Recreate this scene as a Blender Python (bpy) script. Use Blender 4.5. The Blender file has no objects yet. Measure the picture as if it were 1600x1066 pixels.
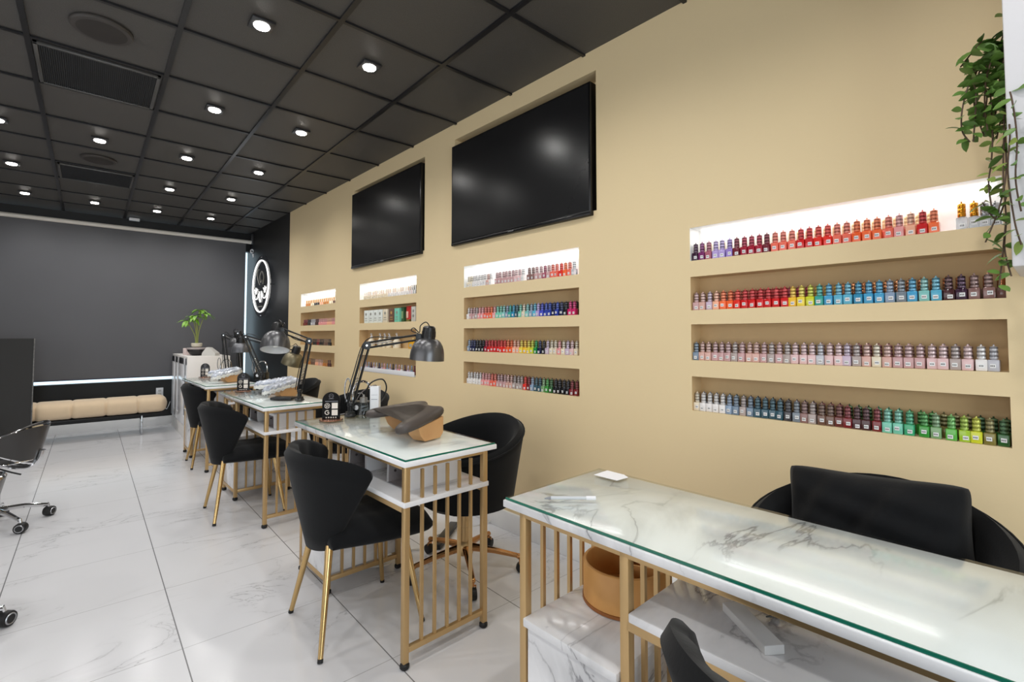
import bpy, bmesh, math, random
from mathutils import Vector, Matrix
PI=math.pi
sc=bpy.context.scene
COL=sc.collection
R=random.Random(7)
def lin(c):
    return tuple(((v/255)/12.92 if v/255<=.04045 else ((v/255+.055)/1.055)**2.4) for v in c)
# ---------------------------------------------------------------- materials
MATS={}
def mat(name,rgb,rough=.5,metal=0,spec=.5,trans=0,ior=1.45,coat=0,emis=None,es=0,sheen=0,alpha=1,bdist=.002,noise=0,nscale=40,bump=0,bscale=200,tint=None):
    if name in MATS: return MATS[name]
    m=bpy.data.materials.new(name); m.use_nodes=True
    nt=m.node_tree; b=nt.nodes['Principled BSDF']
    c=lin(rgb)
    b.inputs['Base Color'].default_value=(*c,1)
    b.inputs['Roughness'].default_value=rough
    b.inputs['Metallic'].default_value=metal
    b.inputs['Specular IOR Level'].default_value=spec
    b.inputs['Transmission Weight'].default_value=trans
    b.inputs['IOR'].default_value=ior
    b.inputs['Coat Weight'].default_value=coat
    b.inputs['Sheen Weight'].default_value=sheen
    b.inputs['Alpha'].default_value=alpha
    if emis:
        b.inputs['Emission Color'].default_value=(*lin(emis),1); b.inputs['Emission Strength'].default_value=es
    if noise or bump:
        tc=nt.nodes.new('ShaderNodeTexCoord')
    n=nt.nodes.new('ShaderNodeTexNoise') if (noise or not bump) else None
    if n:
        if not (noise or bump): tc=nt.nodes.new('ShaderNodeTexCoord')
        n.inputs['Scale'].default_value=nscale; n.inputs['Detail'].default_value=4
        nt.links.new(tc.outputs['Object'],n.inputs['Vector'])
        mx=nt.nodes.new('ShaderNodeMix'); mx.data_type='RGBA'
        k=noise or .03
        t=lin(tint) if tint else tuple(v*(1-k) for v in c)
        mx.inputs[6].default_value=(*c,1); mx.inputs[7].default_value=(*t,1)
        nt.links.new(n.outputs['Fac'],mx.inputs[0]); nt.links.new(mx.outputs[2],b.inputs['Base Color'])
    if bump:
        n2=nt.nodes.new('ShaderNodeTexNoise'); n2.inputs['Scale'].default_value=bscale; n2.inputs['Detail'].default_value=3
        nt.links.new(tc.outputs['Object'],n2.inputs['Vector'])
        bp=nt.nodes.new('ShaderNodeBump'); bp.inputs['Strength'].default_value=bump; bp.inputs['Distance'].default_value=bdist
        nt.links.new(n2.outputs['Fac'],bp.inputs['Height']); nt.links.new(bp.outputs['Normal'],b.inputs['Normal'])
    MATS[name]=m; return m
def thinglass(name,tint,gloss=.03,rough=.02,fac=1.0):
    if name in MATS: return MATS[name]
    m=bpy.data.materials.new(name); m.use_nodes=True; nt=m.node_tree; N=nt.nodes; L=nt.links
    N.remove(N['Principled BSDF']); out=N['Material Output']
    tr=N.new('ShaderNodeBsdfTransparent'); tr.inputs[0].default_value=(*lin(tint),1)
    gl=N.new('ShaderNodeBsdfGlossy'); gl.inputs['Roughness'].default_value=rough
    fr=N.new('ShaderNodeFresnel'); fr.inputs[0].default_value=1.45
    mu=N.new('ShaderNodeMath'); mu.operation='MULTIPLY_ADD'; mu.inputs[1].default_value=fac; mu.inputs[2].default_value=gloss; L.new(fr.outputs[0],mu.inputs[0])
    ge=N.new('ShaderNodeNewGeometry'); iv=N.new('ShaderNodeMath'); iv.operation='SUBTRACT'; iv.inputs[0].default_value=1; L.new(ge.outputs['Backfacing'],iv.inputs[1]); m2=N.new('ShaderNodeMath'); m2.operation='MULTIPLY'; L.new(mu.outputs[0],m2.inputs[0]); L.new(iv.outputs[0],m2.inputs[1]); mu=m2
    mx=N.new('ShaderNodeMixShader'); L.new(mu.outputs[0],mx.inputs[0]); L.new(tr.outputs[0],mx.inputs[1]); L.new(gl.outputs[0],mx.inputs[2]); L.new(mx.outputs[0],out.inputs[0])
    MATS[name]=m; return m
def marble(name,base,vein,scale=1.2,mask=.47,strength=.6,rough=.12,tiles=None,broad=.25,thin=.012,coat=0):
    m=bpy.data.materials.new(name); m.use_nodes=True; nt=m.node_tree; N=nt.nodes; L=nt.links; b=N['Principled BSDF']
    b.inputs['Roughness'].default_value=rough; b.inputs['Coat Weight'].default_value=coat
    def node(t,**k):
        n=N.new(t)
        for a,v in k.items(): setattr(n,a,v)
        return n
    def mth(op,a,bb=None,c=None):
        n=node('ShaderNodeMath',operation=op)
        for i,v in enumerate((a,bb,c)):
            if v is None: continue
            if isinstance(v,(int,float)): n.inputs[i].default_value=v
            else: L.new(v,n.inputs[i])
        return n.outputs[0]
    tc=node('ShaderNodeTexCoord'); vec=tc.outputs['Object']
    if tiles:
        x0,y0,sx,sy,w=tiles
        sep=node('ShaderNodeSeparateXYZ'); L.new(vec,sep.inputs[0])
        gx=mth('DIVIDE',mth('SUBTRACT',sep.outputs[0],x0),sx); gy=mth('DIVIDE',mth('SUBTRACT',sep.outputs[1],y0),sy)
        fx=mth('FLOOR',gx); fy=mth('FLOOR',gy)
        cmb=node('ShaderNodeCombineXYZ'); L.new(fx,cmb.inputs[0]); L.new(fy,cmb.inputs[1])
        wn=node('ShaderNodeTexWhiteNoise',noise_dimensions='3D'); L.new(cmb.outputs[0],wn.inputs['Vector'])
        sc_=node('ShaderNodeVectorMath',operation='SCALE'); L.new(wn.outputs['Color'],sc_.inputs[0]); sc_.inputs['Scale'].default_value=23
        ad=node('ShaderNodeVectorMath',operation='ADD'); L.new(vec,ad.inputs[0]); L.new(sc_.outputs[0],ad.inputs[1])
        vin=ad.outputs[0]
        ex=mth('MULTIPLY',mth('ABSOLUTE',mth('SUBTRACT',mth('FRACT',mth('ADD',gx,.5)),.5)),sx)
        ey=mth('MULTIPLY',mth('ABSOLUTE',mth('SUBTRACT',mth('FRACT',mth('ADD',gy,.5)),.5)),sy)
        lx=mth('LESS_THAN',ex,w); ly=mth('LESS_THAN',ey,w*.7)
    else: vin=vec
    mp=node('ShaderNodeMapping'); mp.inputs['Rotation'].default_value=(.3,.4,.6); mp.inputs['Scale'].default_value=(1,2.1,1.3); L.new(vin,mp.inputs[0])
    n1=node('ShaderNodeTexNoise'); n1.inputs['Scale'].default_value=scale; n1.inputs['Detail'].default_value=7; n1.inputs['Roughness'].default_value=.55; n1.inputs['Distortion'].default_value=.9
    L.new(mp.outputs[0],n1.inputs['Vector'])
    d=mth('ABSOLUTE',mth('SUBTRACT',n1.outputs['Fac'],.5))
    v1=mth('SUBTRACT',1,mth('MINIMUM',mth('DIVIDE',d,thin),1))
    v2=mth('SUBTRACT',1,mth('MINIMUM',mth('DIVIDE',d,thin*7),1))
    n2=node('ShaderNodeTexNoise'); n2.inputs['Scale'].default_value=scale*1.3; n2.inputs['Detail'].default_value=2; L.new(vin,n2.inputs['Vector'])
    msk=mth('MULTIPLY',mth('MAXIMUM',mth('SUBTRACT',n2.outputs['Fac'],mask),0),6); msk=mth('MINIMUM',msk,1)
    f=mth('MULTIPLY',mth('MAXIMUM',mth('MULTIPLY',v1,strength),mth('MULTIPLY',v2,broad)),msk)
    n3=node('ShaderNodeTexNoise'); n3.inputs['Scale'].default_value=scale*2.5; L.new(vin,n3.inputs['Vector'])
    f=mth('ADD',f,mth('MULTIPLY',mth('MAXIMUM',mth('SUBTRACT',n3.outputs['Fac'],.5),0),.12))
    mx=node('ShaderNodeMix',data_type='RGBA'); mx.inputs[6].default_value=(*lin(base),1); mx.inputs[7].default_value=(*lin(vein),1); L.new(f,mx.inputs[0])
    out=mx.outputs[2]
    if tiles:
        g=node('ShaderNodeMix',data_type='RGBA'); L.new(out,g.inputs[6]); g.inputs[7].default_value=(*lin((168,168,170)),1); L.new(ly,g.inputs[0])
        g2=node('ShaderNodeMix',data_type='RGBA'); L.new(g.outputs[2],g2.inputs[6]); g2.inputs[7].default_value=(*lin((120,120,122)),1); L.new(lx,g2.inputs[0]); out=g2.outputs[2]
    L.new(out,b.inputs['Base Color']); return m
# ---------------------------------------------------------------- mesh builder
class MB:
    def __init__(s): s.v=[]; s.f=[]; s.m=[]
    def add(s,vs,fs,mi=0):
        o=len(s.v); s.v+= [tuple(v) for v in vs]; s.f+=[tuple(i+o for i in f) for f in fs]; s.m+=[mi]*len(fs); return s
    def bm(s,b,mi=0,M=None):
        b.verts.index_update(); vs=[(M@v.co if M else v.co) for v in b.verts]; fs=[[v.index for v in f.verts] for f in b.faces]
        b.free(); return s.add(vs,fs,mi)
    def box(s,x0,x1,y0,y1,z0,z1,r=0,mi=0,seg=2,M=None):
        b=bmesh.new(); bmesh.ops.create_cube(b,size=1)
        for v in b.verts: v.co=Vector(((x0+x1)/2+v.co.x*(x1-x0),(y0+y1)/2+v.co.y*(y1-y0),(z0+z1)/2+v.co.z*(z1-z0)))
        if r: bmesh.ops.bevel(b,geom=list(b.edges),offset=r,segments=seg,profile=.5,affect='EDGES')
        return s.bm(b,mi,M)
    def lathe(s,prof,c=(0,0,0),n=20,mi=0,M=None,caps=True):
        vs=[];fs=[]
        for (r,z) in prof:
            for i in range(n):
                a=2*PI*i/n; p=Vector((r*math.cos(a),r*math.sin(a),z))
                p=(M@p if M else p)+Vector(c); vs.append(p)
        for k in range(len(prof)-1):
            for i in range(n):
                j=(i+1)%n; fs.append((k*n+i,k*n+j,(k+1)*n+j,(k+1)*n+i))
        if caps:
            fs.append(tuple(range(n-1,-1,-1))); fs.append(tuple((len(prof)-1)*n+i for i in range(n)))
        return s.add(vs,fs,mi)
    def tube(s,pts,r,n=8,mi=0,closed=False,sq=False):
        pts=[Vector(p) for p in pts]; N=len(pts); rs=r if isinstance(r,(list,tuple)) else [r]*N
        T=[]
        for i in range(N):
            if closed: t=pts[(i+1)%N]-pts[i-1]
            else: t=pts[min(i+1,N-1)]-pts[max(i-1,0)]
            T.append(t.normalized() if t.length>1e-9 else Vector((0,0,1)))
        up=Vector((0,0,1)) if abs(T[0].z)<.9 else Vector((1,0,0))
        u=(up-T[0]*up.dot(T[0])).normalized(); vs=[];fs=[]
        for i in range(N):
            u=(u-T[i]*u.dot(T[i])); u=u.normalized() if u.length>1e-6 else Vector((1,0,0)); w=T[i].cross(u)
            for k in range(n):
                a=2*PI*k/n+(PI/4 if sq else 0); vs.append(pts[i]+(u*math.cos(a)+w*math.sin(a))*rs[i])
        for i in range(N if closed else N-1):
            j=(i+1)%N
            for k in range(n): l=(k+1)%n; fs.append((i*n+k,i*n+l,j*n+l,j*n+k))
        if not closed: fs.append(tuple(range(n-1,-1,-1))); fs.append(tuple((N-1)*n+k for k in range(n)))
        return s.add(vs,fs,mi)
    def cone(s,a,b,r0,r1,n=12,mi=0): return s.tube([a,b],[r0,r1],n,mi)
    def ball(s,c,r,n=12,mi=0,sx=1,sy=1,sz=1):
        b=bmesh.new(); bmesh.ops.create_uvsphere(b,u_segments=n,v_segments=max(6,n//2),radius=1)
        for v in b.verts: v.co=Vector((c[0]+v.co.x*r*sx,c[1]+v.co.y*r*sy,c[2]+v.co.z*r*sz))
        return s.bm(b,mi)
    def grid(s,fn,nu,nv,mi=0,cu=False,cv=False,flip=False):
        vs=[fn(i/(nu if cu else nu-1),j/(nv if cv else nv-1)) for i in range(nu) for j in range(nv)]; fs=[]
        for i in range(nu if cu else nu-1):
            for j in range(nv if cv else nv-1):
                a,b_,c,d=i*nv+j,((i+1)%nu)*nv+j,((i+1)%nu)*nv+(j+1)%nv,i*nv+(j+1)%nv
                fs.append((a,b_,c,d) if not flip else (d,c,b_,a))
        return s.add(vs,fs,mi)
    def loops(s,loops,mi=0,cap=True):
        n=len(loops[0]); vs=[p for l in loops for p in l]; fs=[]
        for k in range(len(loops)-1):
            for i in range(n): j=(i+1)%n; fs.append((k*n+i,k*n+j,(k+1)*n+j,(k+1)*n+i))
        if cap: fs.append(tuple(range(n-1,-1,-1))); fs.append(tuple((len(loops)-1)*n+i for i in range(n)))
        return s.add(vs,fs,mi)
    def mesh(s,name,ms,ang=35,fix=True):
        me=bpy.data.meshes.new(name); me.from_pydata(s.v,[],s.f)
        for m in (ms if isinstance(ms,(list,tuple)) else [ms]): me.materials.append(m)
        me.polygons.foreach_set('material_index',s.m)
        if fix:
            b=bmesh.new(); b.from_mesh(me); bmesh.ops.recalc_face_normals(b,faces=b.faces); b.to_mesh(me); b.free()
        me.polygons.foreach_set('use_smooth',[True]*len(me.polygons)); me.set_sharp_from_angle(angle=math.radians(ang)); me.update()
        return me
    def obj(s,name,ms,parent=None,ang=35,fix=True):
        o=bpy.data.objects.new(name,s.mesh(name,ms,ang,fix)); COL.objects.link(o)
        if parent: o.parent=parent
        return o
def tag(o,label=None,cat=None,group=None,kind=None):
    if label: o['label']=label
    if cat: o['category']=cat
    if group: o['group']=group
    if kind: o['kind']=kind
    return o
def thing(name,label,cat,loc=(0,0,0),rz=0,group=None):
    o=bpy.data.objects.new(name,None); COL.objects.link(o); o.location=loc; o.rotation_euler=(0,0,rz); o.empty_display_size=.05
    return tag(o,label,cat,group)
def structure(o): o['kind']='structure'; return o
KIDS={}
def copy_tree(o,parent=None):
    c=o.copy(); COL.objects.link(c); c.parent=parent
    for ch in [x for x in list(o.children)]:
        copy_tree(ch,c)
    return c
def dup(o,loc,rz,label,group=None):
    c=copy_tree(o); c.location=loc; c.rotation_euler=(0,0,rz); c['label']=label
    if group: c['group']=group
    return c
def catmull(pts,n=8,closed=True):
    out=[];N=len(pts)
    rng=range(N) if closed else range(N-1)
    for i in rng:
        if closed: p=[pts[(i+k-1)%N] for k in range(4)]
        else: p=[pts[max(0,min(N-1,i+k-1))] for k in range(4)]
        for j in range(n):
            t=j/n; out.append(tuple(.5*((2*p[1][d])+(-p[0][d]+p[2][d])*t+(2*p[0][d]-5*p[1][d]+4*p[2][d]-p[3][d])*t*t+(-p[0][d]+3*p[1][d]-3*p[2][d]+p[3][d])*t**3) for d in range(len(p[0]))))
    if not closed: out.append(tuple(pts[-1]))
    return out
# ---------------------------------------------------------------- frame of the niche wall
WO=Vector((2.0468,.0676,0)); WD=Vector((-.033,.99946,0)).normalized(); WN=Vector((WD.y,-WD.x,0)); WA=math.atan2(-WD.x,WD.y)
def P(s,d,z=0): return WO+WD*s-WN*d+Vector((0,0,z))   # s along the wall, d out into the room
H=2.724
# ---------------------------------------------------------------- palette
paint=mat('beige_paint',(228,206,163),.6,noise=.03,nscale=3,bump=.15,bscale=90)
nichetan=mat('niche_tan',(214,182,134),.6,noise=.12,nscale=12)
white=mat('white_paint',(236,236,236),.45)
blackpaint=mat('black_paint',(24,24,25),.5,bump=.1,bscale=60)
gold=mat('brushed_gold',(198,166,118),.38,.7,bump=.05,bscale=300)
goldshine=mat('polished_gold',(204,172,118),.2,1)
rosegold=mat('rose_gold',(204,150,98),.14,1)
blackrub=mat('black_rubber',(22,22,23),.5)
velvet=mat('black_velvet',(17,18,20),.85,spec=.2,sheen=.08,noise=.3,nscale=14,bump=.2,bscale=160)
velvetg=velvet
glassm=thinglass('clear_glass',(242,248,247),.02)
glassedge=mat('green_glass_edge',(30,110,90),.1,spec=.6)
chrome=mat('chrome',(210,210,212),.08,1)
whplas=mat('white_plastic',(235,235,238),.25,coat=.3)
grafit=mat('graphite_metal',(58,58,60),.3,.7)
blackplas=mat('black_plastic',(20,20,21),.35)
marbtop=marble('marble_top',(238,238,240),(132,132,136),scale=1.6,mask=.40,strength=.95,rough=.12,broad=.42,thin=.018,coat=.2)
marbtopg=marble('glass_covered_marble',(226,234,235),(160,168,172),scale=1.7,strength=.6,rough=.05,broad=.25,thin=.012,coat=.5)
floorm=marble('porcelain_tile',(214,214,217),(132,132,136),scale=1.6,strength=.6,rough=.2,tiles=(-.28,2.253,.578,.578,.0022),broad=.10,thin=.008)
# ---------------------------------------------------------------- setting
YB=8.02; XL=-3.3; YF=-3.2
b=MB(); b.box(XL,2.4,YF,YB+.3,-.05,0); structure(b.obj('floor',floorm))
ceilm=mat('black_ceiling_tile',(88,85,81),.5,noise=.45,nscale=220,tint=(60,58,56),bump=.5,bscale=260)
b=MB(); b.box(XL,2.4,YF,YB+.3,H+.008,H+.06); structure(b.obj('ceiling',ceilm))
# T bars of the ceiling grid
barm=mat('black_satin_tbar',(40,40,42),.28,.3)
g=MB(); TX=-.28;TS=.583
for k in range(-6,4):
    x=TX+TS*k*.995
    g.box(x-.012,x+.012,YF,YB,H-.004,H+.008)
structure(g.obj('trim_1',barm))
g=MB()
for k in range(-10,11):
    y=2.845+TS*k
    if YF<y<YB: g.box(XL,2.14-.033*y-.06,y-.009,y+.009,H-.0035,H+.007)
structure(g.obj('trim_2',barm))
# niche wall with its recesses
NS=[(1.022,.040),(2.68,1.657),(4.29,3.298),(5.815,4.845)]
NZ=[(1.532,1.680),(1.311,1.460),(1.090,1.248),(.868,1.018)]
NDEP=.088
holes=[]
for (a,c) in NS:
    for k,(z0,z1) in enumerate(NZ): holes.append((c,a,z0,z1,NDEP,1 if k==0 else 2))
holes.append((1.535,2.795,1.86,2.615,.10,0)); holes.append((3.187,4.425,1.86,2.60,.10,0))
ss=sorted({-3.3,6.235,8.1}|{h[0] for h in holes}|{h[1] for h in holes}); zs=sorted({0,H+.05}|{h[2] for h in holes}|{h[3] for h in holes})
w=MB()
nichewhite=mat('niche_lit_white',(240,240,238),.5)  # white colour stands in for bright strip light inside the top niches
for i in range(len(ss)-1):
    for j in range(len(zs)-1):
        cs,cz=(ss[i]+ss[i+1])/2,(zs[j]+zs[j+1])/2
        if any(h[0]<cs<h[1] and h[2]<cz<h[3] for h in holes): continue
        if ss[i]>=6.235: continue
        w.add([P(ss[i],0,zs[j]),P(ss[i+1],0,zs[j]),P(ss[i+1],0,zs[j+1]),P(ss[i],0,zs[j+1])],[(0,1,2,3)],0)
for (s0,s1,z0,z1,dp,mi) in holes:
    q=lambda s,d,z:P(s,d,z)
    F=[q(s0,0,z0),q(s1,0,z0),q(s1,0,z1),q(s0,0,z1),q(s0,-dp,z0),q(s1,-dp,z0),q(s1,-dp,z1),q(s0,-dp,z1)]
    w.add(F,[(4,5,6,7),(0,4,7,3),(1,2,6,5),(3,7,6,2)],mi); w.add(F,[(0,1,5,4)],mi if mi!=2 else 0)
structure(w.obj('wall_right',[paint,nichewhite,nichetan],fix=False))
# solid core behind so that no light passes between recess and outside
w=MB(); w.add([P(-3.3,-.16,-.05),P(6.4,-.16,-.05),P(6.4,-.16,H+.06),P(-3.3,-.16,H+.06)],[(0,1,2,3)]); structure(w.obj('wall_right_backing',blackpaint,fix=False))
w=MB(); w.add([P(6.235,0,0),P(8.1,0,0),P(8.1,0,H+.05),P(6.235,0,H+.05)],[(0,1,2,3)]); structure(w.obj('wall_right_black',blackpaint,fix=False))
b=MB(); M_=Matrix.Translation(P(0,0,0))@Matrix.Rotation(WA,4,'Z')
b.box(-.016,0,-3.2,6.23,0,.115,.003,M=M_); structure(b.obj('baseboard_right',white))
b=MB(); b.box(-.016,0,6.235,7.9,0,.10,.003,M=M_); structure(b.obj('baseboard_corner',mat('black_gloss',(20,20,22),.3)))
# back wall with a covered storefront window
XW0,XW1,ZW0,ZW1=-3.0,1.785,.60,2.45
b=MB()
b.box(XL,XW0,YB,YB+.1,0,H); b.box(XW1,2.0,YB,YB+.1,0,H); b.box(XW0,XW1,YB,YB+.1,0,ZW0); b.box(XW0,XW1,YB,YB+.1,ZW1,H)
structure(b.obj('wall_back',blackpaint))
b=MB(); b.box(XL,1.0,YB-.018,YB,0,.112,.003); structure(b.obj('baseboard_back',white))
b=MB(); b.box(XW0,XW1,YB+.06,YB+.07,ZW0,ZW1); structure(b.obj('window_1',glassm))
b=MB(); b.box(XL-.1,XL,YF,YB+.1,0,H); structure(b.obj('wall_left',mat('grey_white_wall',(205,203,200),.6)))
b=MB(); b.box(XL,-1.6,YF-.1,YF,0,H); b.box(1.4,2.4,YF-.1,YF,0,H); b.box(-1.6,1.4,YF-.1,YF,2.3,H); b.box(-1.6,1.4,YF-.1,YF,0,.1); structure(b.obj('wall_front',mat('front_wall_beige',(205,190,160),.6)))
b=MB(); b.box(-1.6,1.4,YF-.06,YF-.05,.1,2.3); structure(b.obj('window_2',glassm))
# low black wall stub on the left with its metal corner bead
stub=MB(); stub.box(-2.6,-.441,7.2,7.28,.15,1.165); structure(stub.obj('wall_stub',mat('black_low_wall',(42,41,40),.6)))
b=MB(); b.box(-2.6,-.441,7.196,7.28,0,.15); structure(b.obj('baseboard_left',white))
b=MB(); b.box(-.445,-.436,7.194,7.212,.12,1.165,.002); structure(b.obj('trim_3',mat('worn_metal_bead',(150,148,145),.4,.6,noise=.7,nscale=60,tint=(40,40,40))))
b=MB(); b.box(-1.4,-.70,7.0,7.19,0,.37,.004); tag(b.obj('storage_box',white),'low white box standing on the floor against the black wall stub','box')
# white wall cabinet at the right edge
b=MB(); b.box(1.72,2.04,-.75,.078,1.37,H-.01,.004); cab=b.obj('wall_cabinet',mat('grey_white_board',(222,221,224),.45))
tag(cab,'tall white wall cabinet at the right edge behind the hanging ivy','cabinet')
# ---------------------------------------------------------------- LED strips in the top niches
ledm=mat('led_strip',(255,255,255),.5,emis=(255,252,246),es=3)
ledlab=['in the top niche nearest the camera, beside the ivy','in the lit top niche directly below the nearer television','in the lit top niche below the farther television','in the lit top niche nearest the black corner']
def area(name,loc,rot,sx,sy,e,col=(1,1,1),spread=PI):
    l=bpy.data.lights.new(name,'AREA'); l.shape='RECTANGLE'; l.size=sx; l.size_y=sy; l.energy=e; l.color=col; l.spread=spread
    o=bpy.data.objects.new(name,l); COL.objects.link(o); o.location=loc; o.rotation_euler=rot; return o
for k,(a,c) in enumerate(NS):
    b=MB(); b.box(-.006,.006,-(a-c)/2+.02,(a-c)/2-.02,-.004,.004,.001)
    o=b.obj('led_strip',ledm); o.location=P((a+c)/2,-.078,1.673); o.rotation_euler=(0,0,WA)
    tag(o,'white light strip '+ledlab[k],'light',group='light strips along the top niches')
    area('niche_light',P((a+c)/2,-.055,1.672),(0,0,WA),.05,a-c-.06,[.75,.8,1.0,.8][k],(1,.99,.97) if k<2 else (1,.93,.82))
# ---------------------------------------------------------------- televisions
tvgl=mat('tv_screen',(28,28,29),.24,spec=.4)
tvfr=mat('tv_bezel',(12,12,13),.25)
def tv(s0,s1,z0,z1,label):
    t=thing('television',label,'television',P((s0+s1)/2,.0,z0),WA,'televisions in the wall recesses')
    W=(s1-s0)/2;Hh=z1-z0
    b=MB(); b.box(-.024,.05,-W,W,0,Hh,.004); b.obj('casing',tvfr,t)
    b=MB(); b.box(-.0255,-.0235,-W+.012,W-.012,.026,Hh-.012); b.obj('screen',tvgl,t)
    b=MB(); b.box(-.028,-.0235,-W+.004,W-.004,.002,.020,.002); b.obj('lower_bezel',tvfr,t)
    b=MB(); b.box(-.0295,-.0275,-.03,.02,.008,.014); b.obj('maker_mark',mat('silver_mark',(150,150,152),.3,.8),t)
    b=MB(); b.box(.05,.09,-.15,.15,Hh/2-.1,Hh/2+.1); b.obj('wall_mount',blackplas,t)
tv(1.555,2.80,1.835,2.556,'large black flat television recessed high in the beige wall, nearer the camera')
tv(3.205,4.43,1.835,2.556,'large black flat television recessed in the beige wall, farther from the camera')
# ---------------------------------------------------------------- salon tables
def make_table():
    t=thing('manicure_table','x','table')
    L=1.11;D=.435
    # local: x 0 (front edge, room side) .. D (wall side); y 0 (near end) .. L
    b=MB(); b.box(0,D,0,L,.728,.748,.003); b.obj('tabletop',marbtop,t)
    b=MB(); b.box(.006,D-.006,.006,L-.006,.7485,.7545,.001)
    gl=b.obj('glass_sheet',thinglass('tinted_glass_sheet',(253,255,254),0,rough=.10,fac=.7),t)
    b=MB(); b.box(.005,.008,.006,L-.006,.7487,.7543); b.box(.006,D-.006,.005,.008,.7487,.7543); b.obj('glass_edge',glassedge,gl)
    def frame(y,nm):
        b=MB(); r=.0115
        b.box(.022,.022+2*r,y-r,y+r,.022,.728,.002); b.box(D-.022-2*r,D-.022,y-r,y+r,.022,.728,.002)
        b.box(.03,D-.03,y-.009,y+.009,.708,.728,.001); b.box(.03,D-.03,y-.009,y+.009,.055,.075,.001)
        f=b.obj(nm,gold,t)
        for k in range(5):
            x=.045+(D-.09)*(k+1)/6
            b=MB(); b.box(x-.0055,x+.0055,y-.0055,y+.0055,.07,.70); b.obj('bar',gold,f)
        for x in (.0335,D-.0335):
            b=MB(); b.lathe([(.012,0),(.0175,.006),(.0175,.016),(.009,.026)],(x,y,0),14); b.obj('foot',blackrub,f)
    frame(.045,'end_frame'); frame(.735,'middle_frame'); frame(L-.055,'end_frame')
    for x in (.031,D-.031):
        for q in ((.05,L-.05,.708,.728),(.05,.73,.553,.573),(.74,L-.06,.055,.075)):
            b=MB(); b.box(x-.009,x+.009,*q,.001); b.obj('rail',gold,t)
    b=MB(); b.box(.018,D-.018,.03,.722,.574,.594,.003); b.obj('shelf',marbtop,t)
    b=MB(); b.box(.024,D-.024,.752,L-.072,.076,.43,.002); c=b.obj('cabinet',marbtop,t)
    b=MB(); b.box(.012,D-.012,.750,L-.066,.43,.452,.003); b.obj('cabinet_top',marbtop,c)
    b=MB(); b.box(D-.03,D-.018,.76,L-.078,.09,.42,.003); b.obj('drawer_front',whplas,c)
    return t
tab=make_table()
TABS=[(-.110,1.147),(1.520,1.147),(3.235,1.125),(4.90,1.118)]
TL=['long marble-topped salon table on gold legs, nearest the camera with the wooden basket beneath',
 'marble and glass manicure table on a gold slatted frame holding the brown arm rest',
 'middle manicure table with the flat black case and foil-wrapped arm rest on top',
 'farthest manicure table with glass top beside the white display cabinet']
def tloc(i,x,y,z): # table-local to world
    s,d=TABS[i]; return P(s+y,d-x,z)
for i,(s,d) in enumerate(TABS):
    o=tab if i==0 else copy_tree(tab); o.location=P(s,d,0); o.rotation_euler=(0,0,WA); tag(o,TL[i],'table','manicure tables in a row along the niche wall')
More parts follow.
